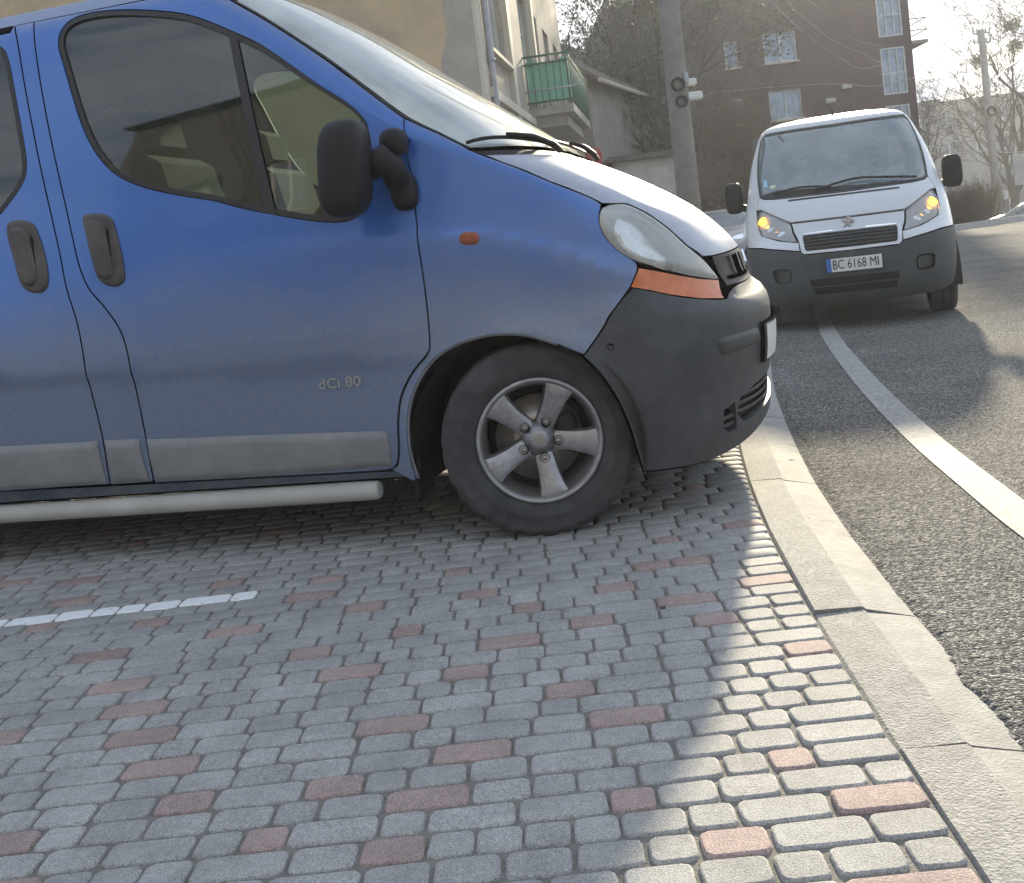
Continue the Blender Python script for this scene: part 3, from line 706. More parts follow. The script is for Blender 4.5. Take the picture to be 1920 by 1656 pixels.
# ---- paint and trim materials
def car_paint(name, col, dust=(.36,.34,.30), low=.75, top=.95, amt=.75, rough=.32, flake=.25):
    """clear-coated paint with road dust that thickens towards the sills; the blue also paints in reflected ground"""
    m, nt, b = new_mat(name); N, L = nt.nodes, nt.links
    tc = N.new('ShaderNodeTexCoord'); sp = N.new('ShaderNodeSeparateXYZ'); L.new(tc.outputs['Object'], sp.inputs[0])
    n = N.new('ShaderNodeTexNoise'); n.inputs['Scale'].default_value = 3.5; n.inputs['Detail'].default_value = 8; n.inputs['Roughness'].default_value = .7
    mpn = N.new('ShaderNodeMapping'); mpn.inputs['Scale'].default_value = (.6,1,1.3); L.new(tc.outputs['Object'], mpn.inputs[0]); L.new(mpn.outputs[0], n.inputs['Vector'])
    ad = N.new('ShaderNodeMath'); ad.operation = 'MULTIPLY_ADD'; L.new(n.outputs['Fac'], ad.inputs[0]); ad.inputs[1].default_value = -.35; L.new(sp.outputs['Z'], ad.inputs[2])
    mr = N.new('ShaderNodeMapRange'); mr.interpolation_type = 'SMOOTHSTEP'; mr.inputs[1].default_value = low-.2; mr.inputs[2].default_value = top-.2; mr.inputs[3].default_value = amt; mr.inputs[4].default_value = .09; L.new(ad.outputs[0], mr.inputs[0])
    nf = N.new('ShaderNodeTexNoise'); nf.inputs['Scale'].default_value = 55; nf.inputs['Detail'].default_value = 6; nf.inputs['Roughness'].default_value = .75; L.new(tc.outputs['Object'], nf.inputs['Vector'])
    fr_ = N.new('ShaderNodeMapRange'); fr_.inputs[1].default_value = .35; fr_.inputs[2].default_value = .7; fr_.inputs[3].default_value = .8; fr_.inputs[4].default_value = 1.25; L.new(nf.outputs['Fac'], fr_.inputs[0])
    mf_ = N.new('ShaderNodeMath'); mf_.operation = 'MULTIPLY'; L.new(mr.outputs[0], mf_.inputs[0]); L.new(fr_.outputs[0], mf_.inputs[1]); mr = mf_
    ge = N.new('ShaderNodeNewGeometry'); sn = N.new('ShaderNodeSeparateXYZ'); L.new(ge.outputs['Normal'], sn.inputs[0])
    ur = N.new('ShaderNodeMapRange'); ur.inputs[1].default_value = .30; ur.inputs[2].default_value = .75; ur.inputs[3].default_value = 0; ur.inputs[4].default_value = .80; L.new(sn.outputs['Z'], ur.inputs[0])
    mxx = N.new('ShaderNodeMath'); mxx.operation = 'MAXIMUM'; L.new(mr.outputs[0], mxx.inputs[0]); L.new(ur.outputs[0], mxx.inputs[1])
    mr = mxx
    mm = N.new('ShaderNodeMix'); mm.data_type = 'RGBA'; L.new(mr.outputs[0], mm.inputs[0]); mm.inputs[6].default_value = tuple(col)+(1,); mm.inputs[7].default_value = tuple(dust)+(1,)
    L.new(mm.outputs[2], b.inputs['Base Color'])
    b.inputs['Metallic'].default_value = flake; b.inputs['Roughness'].default_value = rough
    cw = N.new('ShaderNodeMapRange'); cw.inputs[3].default_value = .85; cw.inputs[4].default_value = .25; cw.inputs[2].default_value = .6; L.new(mr.outputs[0], cw.inputs[0]); L.new(cw.outputs[0], b.inputs['Coat Weight'])
    cg = N.new('ShaderNodeMapRange'); cg.inputs[3].default_value = .05; cg.inputs[4].default_value = .35; L.new(mr.outputs[0], cg.inputs[0]); cg.inputs[1].default_value = .05; cg.inputs[2].default_value = .45; L.new(cg.outputs[0], b.inputs['Coat Roughness'])
    n2 = N.new('ShaderNodeTexNoise'); n2.inputs['Scale'].default_value = 2.2; L.new(tc.outputs['Object'], n2.inputs['Vector'])
    bp = N.new('ShaderNodeBump'); bp.inputs['Strength'].default_value = .04; bp.inputs['Distance'].default_value = .03; L.new(n2.outputs['Fac'], bp.inputs['Height']); L.new(bp.outputs[0], b.inputs['Coat Normal'])
    return m
M_BLUE = car_paint('blue_paint', (.008,.120,.46), amt=.72, low=.70, top=1.20, dust=(.235,.245,.25))  # grey towards the sills is dust plus ground reflection painted in
M_HOOD = car_paint('dusty_bonnet', (.010,.10,.36), dust=(.40,.405,.41), amt=.74, low=3.0, top=4.0)
M_GAP = pm('shut_line_black', (.006,.006,.008), .9)
M_PLAST = pm('bumper_plastic', (.036,.040,.048), .50, var=.15, vscale=6, bump=.25, bscale=320, dirt=(.15,.155,.165), dirt_amt=.30, dscale=3)
M_TRIM = pm('side_moulding', (.20,.205,.215), .5, var=.10, vscale=8, bump=.12, bscale=300, dirt=(.30,.29,.27), dirt_amt=.45, dscale=4)
M_BLACK = pm('black_plastic', (.012,.012,.015), .5, spec=.25, var=.2, vscale=10, bump=.15, bscale=260)
M_HANDLE = pm('handle_plastic', (.05,.042,.04), .5, var=.35, vscale=14, bump=.2, bscale=240, dirt=(.16,.14,.12), dirt_amt=.5, dscale=9)
M_RUBBER = pm('tyre_rubber', (.036,.037,.040), .82, var=.25, vscale=9, bump=.4, bscale=190, dirt=(.12,.118,.115), dirt_amt=.5, dscale=11)
M_ALLOY = pm('alloy_dirty', (.36,.36,.38), .42, metal=.75, var=.2, vscale=18, dirt=(.16,.145,.14), dirt_amt=.6, dscale=16, bump=.15, bscale=90)
M_ALLOYD = pm('alloy_barrel', (.26,.25,.25), .5, metal=.6, var=.3, vscale=9, dirt=(.10,.085,.075), dirt_amt=.8, dscale=9)
M_STEEL = pm('brake_steel', (.36,.33,.30), .35, metal=.9, var=.3, vscale=12, dirt=(.20,.13,.08), dirt_amt=.5, dscale=14)
M_CHROME = pm('chrome', (.80,.80,.82), .15, metal=1.0, var=.08)
M_SILVER = pm('dusty_silver_tube', (.46,.45,.42), .75, metal=0.0, var=.15, vscale=7, bump=.1, bscale=120, dirt=(.33,.31,.27), dirt_amt=.6, dscale=5)
M_GLASS_S = glass_mat('side_glass', (.52,.62,.56), film=.04, filmcol=(.35,.45,.38))
M_GLASS_D = glass_mat('dark_tinted_glass', (.06,.06,.065), film=.03)
M_GLASS_W = glass_mat('windscreen_glass', (.60,.70,.68), film=.50, filmcol=(.55,.60,.58), rough=.03, haze=.6)
M_SEAL = pm('window_rubber', (.018,.018,.02), .6, var=.2, bump=.1)
M_ORANGE = pm('orange_lens', (.56,.14,.035), .18, var=.25, vscale=30, coat=.6)
M_REPT = pm('repeater_lens', (.26,.06,.02), .25, var=.25, vscale=40)
M_LAMPH = pm('lamp_housing', (.42,.43,.43), .4, metal=.2, var=.1)
M_LAMPR = pm('lamp_reflector', (.86,.88,.90), .12, metal=.9, var=.06, vscale=14)
M_LENS = glass_mat('lamp_lens', (.92,.94,.94), film=.38, filmcol=(.66,.67,.64), rough=.08, haze=.3)
M_SEAT = pm('seat_fabric', (.040,.042,.046), .9, var=.3, vscale=12, bump=.5, bscale=150)
M_DASH = pm('dash_plastic', (.085,.088,.09), .7, var=.2, vscale=6, bump=.2, bscale=200)
M_LINER = pm('cabin_lining', (.16,.165,.155), .9, var=.1)
M_UNDER = pm('underbody', (.016,.015,.014), .85, var=.4, vscale=5, bump=.4, bscale=40)
M_PLATEW = pm('plate_white', (.72,.72,.70), .4, var=.08, vscale=20, dirt=(.45,.42,.38), dirt_amt=.3)
M_PLATEB = pm('plate_blue', (.03,.13,.45), .4); M_PLATEK = pm('plate_lettering', (.02,.02,.022), .5)
M_LIGHTG = pm('badge_metal', (.40,.41,.43), .3, metal=.6)

def make_wheel(parent, loc, steer=0.0, face=-1, spin=0.0, tyre_r=.325, rim_r=.209, width=.215, full=True):
    """wheel turned about Y; the outer face looks to y*face"""
    w = empty('wheel', loc, 0, parent); w.rotation_euler = (0, 0, steer + (0 if face < 0 else PI))
    h = width/2; t = MB(); n = 120
    prof = [(rim_r-.012,h*.80),(rim_r+.008,h*.86),(rim_r+.020,h*.97),(rim_r+.045,h*1.0),(rim_r+.050,h*1.02),(rim_r+.054,h*1.0),(tyre_r-.035,h*.98),(tyre_r-.028,h*.985),(tyre_r-.018,h*.94),(tyre_r-.006,h*.86),(tyre_r,h*.70),(tyre_r,h*.36),(tyre_r-.008,h*.33),(tyre_r-.008,h*.27),(tyre_r,h*.24),(tyre_r,0)]
    full_p = [(r_, -y) for r_, y in prof] + [(r_, y) for r_, y in reversed(prof[:-1])]
    vs = []; k = len(full_p)
    for i, (r_, y) in enumerate(full_p):
        for j in range(n):
            an = 2*PI*j/n; rr = r_
            if r_ > tyre_r-.02 and (j % 4 == 0): rr -= .008 if abs(y) > h*.5 else 0
            if r_ > tyre_r-.003 and ((j+2) % 4 == 0) and h*.2 < abs(y) < h*.5: rr -= .007
            vs.append((rr*math.cos(an), y, rr*math.sin(an)))
    fs = [(i*n+j, i*n+(j+1)%n, (i+1)*n+(j+1)%n, (i+1)*n+j) for i in range(k-1) for j in range(n)]
    t.add(vs, fs, 0, True); ty = flip(t).build('tyre', M_RUBBER, w)
    # moulded sidewall lettering: short raised dashes
    if full:
        lt = MB(); rr_ = random.Random(3)
        for an0 in (70, 82, 90, 101, 112):
            for kx in range(3):
                an = R(an0+kx*2.6); ra = rim_r+.062+rr_.uniform(0,.004)
                lt.box((ra*math.cos(an), -h*1.0, ra*math.sin(an)), (.007, .004, .016), Matrix.Rotation(-(an-PI/2), 3, 'Y'))
        tag(lt.build('sidewall_lettering', M_RUBBER, ty), kind='stuff')
    rb = MB(); rb.lathe([(rim_r-.004,-h*.80),(rim_r+.004,-h*.90),(rim_r,-h*.94),(rim_r-.008,-h*.93),(rim_r-.016,-h*.78),(rim_r-.030,-h*.2),(rim_r-.034,h*.75),(rim_r,h*.8)], 72)
    rim = flip(rb).build('rim', M_ALLOY if not full else M_ALLOYD, w)
    lp = MB(); lp.lathe([(rim_r-.010,-h*.90),(rim_r-.004,-h*.955),(rim_r+.004,-h*.95),(rim_r+.007,-h*.88)], 72); flip(lp).build('rim_lip', M_ALLOY, rim)
    for q in range(5):
        an = spin+2*PI*q/5; sp = MB()
        st = [(.035,.030,-h*.60),(.075,.033,-h*.66),(.115,.034,-h*.74),(.160,.041,-h*.82),(rim_r-.022,.050,-h*.86),(rim_r-.008,.053,-h*.84)]
        vs = []
        for r_, hw, y in st:
            for dx, dy in ((-1.10,.030),(-.94,.004),(-.62,.0),(0,.0),(.62,.0),(.94,.004),(1.10,.030)):
                vs.append((r_, y+dy, dx*hw))
        m = 7; fs = [(i*m+j, (i+1)*m+j, (i+1)*m+j+1, i*m+j+1) for i in range(len(st)-1) for j in range(m-1)]
        sp.add(vs, fs, 0, False)
        for i in range(len(sp.s)): sp.s[i] = i % 6 in (2,3)
        ca, sa = math.cos(an), math.sin(an)
        sp.v = [(x*ca-z*sa, y, x*sa+z*ca) for x, y, z in sp.v]
        s_o = sp.build('spoke', M_ALLOY, w)
        if full:
            bo = MB(); bo.lathe([(.0001,-.012),(.007,-.012),(.009,-.008),(.009,.012)], 8)
            bh = MB(); bh.lathe([(.017,-.0015),(.0175,-.002),(.013,.004),(.013,.0045)], 14)
            r0 = .064; flip(bo).build('bolt', M_STEEL, w, (r0*ca, -h*.655, r0*sa)); flip(bh).build('bolt_hole', M_BLACK, w, (r0*ca, -h*.668, r0*sa))
    hb = MB(); hb.lathe([(.0001,-h*.76),(.006,-h*.76),(.018,-h*.759),(.028,-h*.753),(.034,-h*.72),(.037,-h*.68),(.060,-h*.60),(.060,-h*.3)], 32); flip(hb).build('hub_cap', M_ALLOY, w)
    if full:
        em = MB(); em.prism([(-.012,-h*.765,-.012),(.004,-h*.765,-.012),(.012,-h*.765,.004),(.004,-h*.765,.012),(-.006,-h*.765,.004)], (0,-.002,0)); em.build('hub_emblem', M_STEEL, w)
    bd = MB(); bd.lathe([(.06,-.025),(.085,-.03),(.09,-.018),(.148,-.018),(.150,-.012),(.148,.006),(.05,.006)], 48); flip(bd).build('brake_disc', M_STEEL, w)
    if full:
        cp = MB(); cp.tube([(.10*math.cos(R(a_)), -.02, .10*math.sin(R(a_))) for a_ in range(-30, 50, 10)], .045, 8); cp.build('brake_caliper', M_UNDER, w)
    dm = MB(); dm.lathe([(.0001,.03),(rim_r-.04,.03)], 36); dm.build('wheel_well_shade', M_UNDER, w)
    return w

# ================================================================== the blue van
P14 = R(14)
van = thing('blue_van', 'blue panel van with black bumper and alloy wheel, parked nose out on the block paving', 'van', (0.2045, 4.3034, 0.0), -P14)
BL = BLUE
def fl(pts): return [(a+float(BL.x0(z)), z) for a, z in pts]
D1, D2, SL = cr(fl(BT['d1'])), cr(fl(BT['d2'])), cr(fl(BT['slide']))
ASH, ARC, BARC = cr(fl(BT['arch_shut'])), cr(fl(BT['arch'])), cr(BT['barch'])
DB = cr(fl(BT['door_bot'])); FT = cr(fl(BT['fendtop'])); FH = cr(fl(BT['fendhead'])); APL = cr(fl(BT['apil']))
WIN = cr(fl(BT['win']), 5, True)
TOPZ = 2.068
x_d2 = D2[0][0]
pm2 = [M_BLUE, M_GAP]
# front door: shut line, arch cut, sill, rear shut line, roof line, windscreen pillar
roof_pts = [(APL[0][0]-.05, 2.045), (APL[0][0]-.16, TOPZ-.004)]
door_poly = [(x_d2-.008, TOPZ)]+D2+DB[::-1]+ASH[::-1]+D1[::-1]+APL[::-1]+roof_pts
for o in panel(BL, 'front_door', door_poly, pm2, van, holes=[WIN], mirror=True): pass
# rear edge sits at the sliding door
pill = [(x_d2-.008, TOPZ)]+D2+[(D2[-1][0]-.01,.288),(SL[-1][0]+.01,.288)]+SL[::-1]+[(SL[0][0]-.005, TOPZ)]
panel(BL, 'door_pillar', pill, pm2, van, mirror=True)
XR = -3.92
swin_f = cr(fl(BT['slwin']))
sx = swin_f[0][0]
SWIN = [(-2.62,1.99),(sx-.12,2.005),(sx-.03,1.99)]+swin_f+[(-2.1,1.315),(-2.55,1.30),(-2.66,1.36),(-2.68,1.9)]
SWIN = cr(SWIN, 3, True)
sd_poly = [(SL[0][0]-.012, 2.04)]+SL+[(-2.2,.294),(-2.75,.296),(-2.78,1.2),(-2.80,2.04)]
panel(BL, 'sliding_door', sd_poly, pm2, van, holes=[SWIN], mirror=True)
rarch = [(-3.10+.385*math.cos(R(t)), .31+.385*math.sin(R(t))) for t in range(0, 181, 10)]
rq = [(-2.80,2.04),(-2.78,1.2),(-2.75,.296)]+[p for p in rarch[:19]]+[(XR,.31),(XR+.02,1.2),(XR+.10,2.04)]
rq = [(-2.80,2.04),(-2.78,1.2),(-2.75,.5),(-2.74,.40)]+[(-3.10+.385*math.cos(R(t)), .33+.385*math.sin(R(t))) for t in range(15, 176, 10)]+[(-3.49,.30),(XR,.30),(XR+.02,1.2),(XR+.10,2.04)]
RWIN = cr([(-3.75,1.95),(-2.98,1.98),(-2.92,1.9),(-2.92,1.40),(-2.98,1.33),(-3.78,1.33),(-3.84,1.40),(-3.82,1.88)], 4, True)
panel(BL, 'rear_quarter', rq, pm2, van, holes=[RWIN], mirror=True)
# front wing
fend = D1[::-1][1:] and (D1 + [(p[0]+.004, p[1]) for p in ASH[:-2]] + [(ARC[-1][0]-.02, .226)] + ARC[::-1] + [fl(BT['bumpline'])[1], fl(BT['bumpline'])[0]] + FH[::-1] + FT[::-1])
panel(BL, 'front_wing', fend, pm2, van, mirror=True, res=.03)
# sill: colour darkened to paint in its shade, dirt blotches on top
sill = [(-2.75,.292),(-2.2,.293),(-1.5,.281),(-1.05,.273),(-.66,.266),(ARC[-1][0]-.028,.262),(ARC[-1][0]-.02,.238),(-1.2,.243),(-2.75,.25)]
panel(BL, 'sill', sill, [pm('shaded_dirty_sill', (.055,.07,.10), .6, var=.3, vscale=6, dirt=(.15,.145,.13), dirt_amt=.6, dscale=6), M_GAP], van, mirror=True, gap=.001, off=-.006)
# bonnet, windscreen, roof span the centre line: outlines in (a, z), mirrored at a = 1
def sym(half): return half+[(2-a, z) for a, z in reversed(half)]
hood_half = [(1.0,1.278),(.6,1.283),(.30,1.290),(.185,1.298),(.179,1.264),(.192,1.182),(.235,1.14),(.269,1.111),(.285,1.090),(.32,1.086),(.393,1.081),(.438,1.041),(.484,.978),(.512,.915),(.550,.875),(.60,.872),(.8,.878),(1.0,.880)]
hood_half = hood_half[::-1]
panel(BL, 'bonnet', sym(hood_half), [M_HOOD, M_GAP], van, dom='a', off=.003, gap=.001)
ws_half = [(1.0,1.325),(.6,1.325),(.30,1.325),(.19,1.328),(.225,1.40),(.222,1.465),(.242,1.56),(.256,1.734),(.244,1.893),(.236,1.99),(.30,2.035),(.6,2.045),(1.0,2.048)]
seal = panel(BL, 'windscreen', sym([(a+.004, z) for a, z in ws_half]), [M_GLASS_W, M_GAP], van, dom='a', off=.001, res=.05)
seal['label'] = 'pale windscreen reflecting bright sky'
in_half = [(1.0,1.37),(.6,1.37),(.34,1.372),(.275,1.40),(.262,1.465),(.278,1.56),(.292,1.734),(.282,1.893),(.274,1.96),(.34,1.995),(.6,2.005),(1.0,2.008)]
panel(BL, 'windscreen_seal', sym(ws_half), [M_SEAL], seal, dom='a', off=.0025, holes=[sym(in_half)], gap=0.0, lip=0, thick=.004, res=.05) if False else None
edge_half = [(.186,1.330),(.212,1.40),(.208,1.465),(.228,1.56),(.242,1.734),(.230,1.893),(.222,1.99)]
e_in = [(a+.013, z) for a, z in edge_half]
panel(BL, 'windscreen_seal', cr(edge_half,4)+cr(e_in,4)[::-1], [M_SEAL], van, dom='a', off=.004, gap=0, lip=0, thick=.008, mirror=True)
cowl_half = [(1.0,1.282),(.6,1.287),(.30,1.293),(.19,1.301),(.186,1.326),(.3,1.323),(.6,1.322),(1.0,1.322)]
panel(BL, 'cowl', sym(cowl_half), [M_BLACK, M_GAP], van, dom='a', off=-.006)
# roof skin: strip above the openings plus a crowned cap
rf = MB(); zs = [2.068,2.085,2.10,2.112,2.12]; av = list(np.concatenate([np.linspace(-2.62,0,14), np.linspace(.06,1.94,30), np.linspace(2,4.62,14)]))
rings = []
for zi in zs:
    rings.append([BL.point(a if a < 2 else a, zi) for a in av])
rings = [[np.array((max(p[0], XR+.1), p[1], p[2])) for p in rg] for rg in rings]
top = rings[-1]
for f_, dz in ((.92,.012),(.75,.028),(.4,.042),(0.02,.05)):
    rings.append([np.array((XR+.1+(p[0]-XR-.1)*(1-(1-f_)*.25), p[1]*f_, 2.12+dz)) for p in top])
m = len(av); rf.add([tuple(p) for rg in rings for p in rg], [(i*m+j, i*m+j+1, (i+1)*m+j+1, (i+1)*m+j) for i in range(len(rings)-1) for j in range(m-1)], 0, True)
rf.build('roof', M_BLUE, van)
hd = [(.30,2.042),(.6,2.052),(1.0,2.055)]
panel(BL, 'roof_header', sym([(.20,2.004),(.238,1.998),(.30,2.04),(.6,2.05),(1.0,2.053),(1.0,2.075)][:-1])[:] + [(1.8,2.072),(1.0,2.074),(.2,2.072)], pm2, van, dom='a', off=.001, gap=.001)
# rear end
rr = MB(); rr.box((XR+.03,0,1.18),(.06,1.80,1.75), bev=.05); rr.build('tailgate', M_BLUE, van)
rbm = MB(); rbm.box((XR-.02,0,.42),(.14,1.86,.30), bev=.06); rbm.build('rear_bumper', M_PLAST, van)
# glass in the openings
def pane(name, outline, mat, d_in=.012, seal_w=.020, off=-.005):
    ow = clean(outline, .016)
    g = panel(BL, name, [tuple(p) for p in inset(ow, d_in)], [mat], van, off=off-.004, gap=0, lip=0, thick=.004, mirror=True, res=.06)
    s_ = panel(BL, 'window_seal', [tuple(p) for p in inset(ow, .001)], [M_SEAL], g[0], off=off+.003, gap=0, lip=0, thick=.012, holes=[[tuple(p) for p in inset(ow, seal_w)]], res=.05)
    s2 = bpy.data.objects.new('window_seal', s_.data.copy()); C.objects.link(s2); s2.data.transform(Matrix.Diagonal((1,-1,1,1))); s2.data.flip_normals(); s2.parent = g[1]
    return g
gw = pane('front_door_window', WIN, M_GLASS_S)
pane('sliding_door_window', SWIN, M_GLASS_D); pane('rear_quarter_window', RWIN, M_GLASS_D)
dv = fl(BT['divider']); (x1, z1), (x2, z2) = dv
panel(BL, 'window_divider', [(x1-.018,z1+.07),(x1+.012,z1+.075),(x2+.022,z2-.02),(x2-.016,z2-.02)], [M_SEAL], van, off=-.001, gap=0, lip=0, thick=.012, mirror=True)
# mouldings on the lower doors
for nm in ('strip_d','strip_b','strip_s'):
    pl = fl(BT[nm])
    if nm == 'strip_s': pl = [(-2.74,.492)]+pl[1:4]+[(-2.74,.305)]
    panel(BL, 'side_moulding', pl, [M_TRIM], van, off=.004, gap=.004, lip=0, thick=.012, bulge=.013, bw=.03, mirror=True, res=.05, step=.03)
# front bumper
bl0, bl1 = BT['bumpline'][1], BT['bumpline'][0]
bh = [(bl0[0]+.001, bl0[1])]+[(a+.001, z) for a, z in BARC]+cr([(.266,.193),(.387,.186),(.472,.190),(.59,.212),(.72,.245),(.85,.262),(1.0,.266)],3)[1:]
bt = cr([(.300,.806),(.343,.789),(.402,.763),(.482,.735),(.556,.719),(.60,.735),(.66,.752),(.8,.756),(1.0,.758)],3)
bh = [(bl1[0]+.001, bl1[1])]+bh
lowgr = [(.57,.385),(.66,.40),(.8,.41),(1.2,.41),(1.34,.40),(1.43,.385),(1.45,.32),(1.42,.285),(1.28,.30),(1.2,.305),(.8,.305),(.72,.30),(.58,.285),(.55,.32)]
foggr = [(.500,.350),(.540,.364),(.543,.272),(.520,.266),(.494,.288)]
bumper_poly = bt+[(2-a, z) for a, z in reversed(bt)][1:]+[(2-a, z) for a, z in bh][0:]+[p for p in reversed(bh)]
bump = panel(BL, 'front_bumper', bumper_poly, [M_PLAST, M_GAP], van, dom='a', off=.003, gap=.0015, holes=[lowgr, foggr, [(2-a, z) for a, z in foggr]], res=.03)
panel(BL, 'lower_grille', [(.50,.44),(1.5,.44),(1.5,.25),(.50,.25)], [M_BLACK], bump, dom='a', off=-.022, gap=0, lip=0, thick=.004)
for zz in (.325,.352,.379):
    panel(BL, 'grille_slat', [(.565,zz+.006),(1.0,zz+.008),(1.435,zz+.006),(1.435,zz-.005),(1.0,zz-.003),(.565,zz-.005)], [M_PLAST], bump, dom='a', off=-.008, gap=0, lip=0, thick=.02)
panel(BL, 'fog_recess', [tuple(p) for p in inset(np.array(foggr), -.006)], [M_BLACK], bump, dom='a', off=-.03, gap=0, lip=0, thick=.004, mirror=True)
panel(BL, 'fog_slat', [(.50,.322),(.546,.328),(.547,.315),(.50,.308)], [M_PLAST], bump, dom='a', off=-.006, gap=0, lip=0, thick=.02, mirror=True)
panel(BL, 'fog_slat', [(.50,.296),(.546,.300),(.547,.288),(.502,.283)], [M_PLAST], bump, dom='a', off=-.006, gap=0, lip=0, thick=.02, mirror=True)
panel(BL, 'bumper_pad', BT['bstrip'], [M_PLAST], bump, dom='a', off=.002, gap=0, lip=0, thick=.01, bulge=.016, bw=.018, mirror=True, res=.025)
sn = MB(); sn.lathe([(.0001,-.003),(.010,-.003),(.012,.002)], 14); F_ = frame_at(BL, *BT['sensor'][0], .006); so = flip(sn).build('bumper_plug', M_BLACK, bump); so.data.transform(F_ @ Matrix.Rotation(R(90), 4, 'X'))
# number plate, bent round the nose
plo = panel(BL, 'number_plate', [(.70,.600),(1.30,.600),(1.30,.478),(.70,.478)], [M_PLATEW], van, dom='a', off=.022, gap=0, lip=0, thick=.006)
panel(BL, 'plate_frame', [(.685,.610),(1.315,.610),(1.315,.468),(.685,.468)], [M_BLACK], plo, dom='a', off=.020, gap=0, lip=0, thick=.016)
panel(BL, 'plate_rim', [(.695,.606),(1.305,.606),(1.305,.600),(.695,.600)], [M_CHROME], plo, dom='a', off=.024, gap=0, lip=0, thick=.006)
# upper grille: dark recess, silver frame and a centre bar with a plain diamond
gr = panel(BL, 'grille', [(.600,.862),(1.40,.862),(1.375,.764),(.625,.764)], [M_BLACK, M_GAP], van, dom='a', off=-.022, gap=0, thick=.004)
fo = [(.592,.868),(.8,.874),(1.0,.876),(1.2,.874),(1.408,.868),(1.385,.760),(1.2,.758),(1.0,.758),(.8,.758),(.615,.760)]
fi = [(.622,.858),(.8,.862),(.93,.862),(.93,.776),(.8,.776),(.645,.778)]
panel(BL, 'grille_frame', fo, [M_BLACK], gr, dom='a', off=.004, gap=0, lip=0, thick=.02, holes=[fi, [(2-a, z) for a, z in fi]], res=.03)
panel(BL, 'grille_chrome', [(.645,.792),(.93,.790),(.93,.776),(.645,.778)], [M_CHROME], gr, dom='a', off=.008, gap=0, lip=0, thick=.02, mirror=True)
panel(BL, 'grille_chrome', [(.80,.862),(.815,.862),(.83,.778),(.815,.778)], [M_CHROME], gr, dom='a', off=.007, gap=0, lip=0, thick=.02, mirror=True)
F_ = frame_at(BL, 1.0, .815, .012); em = MB()
em.prism([(0,.05,0),(.034,0,0),(0,-.05,0),(-.034,0,0)], (0,0,.008)); eo = em.build('emblem', M_CHROME, gr); eo.data.transform(F_)
# lamps
hl = panel(BL, 'headlight', cr(BT['headl'],4,True), [M_LAMPH, M_GAP], van, dom='a', off=-.012, gap=.0005, thick=.01, mirror=True, res=.02)
for h_, sgn in zip(hl, (0, 1)):
    mk = (lambda P: P) if sgn == 0 else (lambda P: [(2-a, z) for a, z in P])
    panel(BL, 'reflector_bowl', mk(cr(BT['bowl'],5,True)), [M_LAMPR], h_, dom='a', off=-.0085, gap=0, lip=0, thick=.003, bulge=.005, bw=.05, res=.015)
    panel(BL, 'lens', mk(cr(BT['headl'],5,True)), [M_LENS, M_LENS], h_, dom='a', off=.000, gap=.0005, lip=0, thick=.008, bulge=.006, bw=.03, res=.02)
    cb = np.mean(np.array(mk(BT['bowl'])), 0); bm_ = MB(); bm_.lathe([(.0001,-.012),(.008,-.010),(.012,0),(.012,.006)], 14); F_ = frame_at(BL, cb[0], cb[1]+.01, -.006); b_ = flip(bm_).build('bulb_cap', M_CHROME, h_); b_.data.transform(F_ @ Matrix.Rotation(R(90), 4, 'X'))
idl = panel(BL, 'indicator', BT['ind'], [M_ORANGE, M_GAP], van, dom='a', off=.001, gap=.001, thick=.012, mirror=True, res=.02)
for f_, t_ in zip(idl, (0,1)):
    for k in range(0):
        a0 = .40+.016*k; q = [(a0,.835),(a0+.006,.833),(a0+.012,.775),(a0+.006,.775)]
        q = q if t_ == 0 else [(2-a, z) for a, z in q]
        panel(BL, 'lens_rib', q, [M_ORANGE], f_, dom='a', off=.003, gap=0, lip=0, thick=.004)
panel(BL, 'side_repeater', cr(fl(BT['rep']),4,True), [M_REPT, M_GAP], van, off=.003, gap=.002, thick=.012, bulge=.005, bw=.012, mirror=True, res=.01)
# door handles: pocket and pull
for nm, nm2 in (('handle','front_door_handle'),('shandle','sliding_door_handle')):
    pl = cr(fl(BT[nm]),4,True)
    ho = panel(BL, nm2, pl, [M_HANDLE], van, off=.004, gap=0, lip=0, thick=.012, bulge=.007, bw=.014, mirror=True, res=.02)
    ctr = np.mean(np.array(pl), 0)
    inner = [tuple(ctr+(np.array(p)-ctr)*np.array((.62,.80))) for p in pl]
    for k, h_ in enumerate(ho):
        o = panel(BL, 'pull', [tuple(np.array(p)+np.array((-.014,0))*1.0) for p in inner], [M_HANDLE], h_, off=.012, gap=0, lip=0, thick=.004, bulge=.012, bw=.018, res=.02)
        o2 = panel(BL, 'pocket', [(ctr[0]+.020,ctr[1]+.075),(ctr[0]+.030,ctr[1]+.06),(ctr[0]+.034,ctr[1]-.03),(ctr[0]+.022,ctr[1]-.045),(ctr[0]+.012,ctr[1])], [M_GAP], h_, off=.0128, gap=0, lip=0, thick=.002, res=.03)
        if k == 1:
            for q in (o, o2): q.data.transform(Matrix.Diagonal((1,-1,1,1))); q.data.flip_normals()
# badge
(xa, za_), (xb, zb_) = BT['badge']; F_ = frame_at(BL, (xa+xb)/2, (za_+zb_)/2-.003, .002)
text_mesh('badge', 'dCi 80', .050, M_LIGHTG, van, F_, depth=.0025, xscale=1.18, bold=.0012)
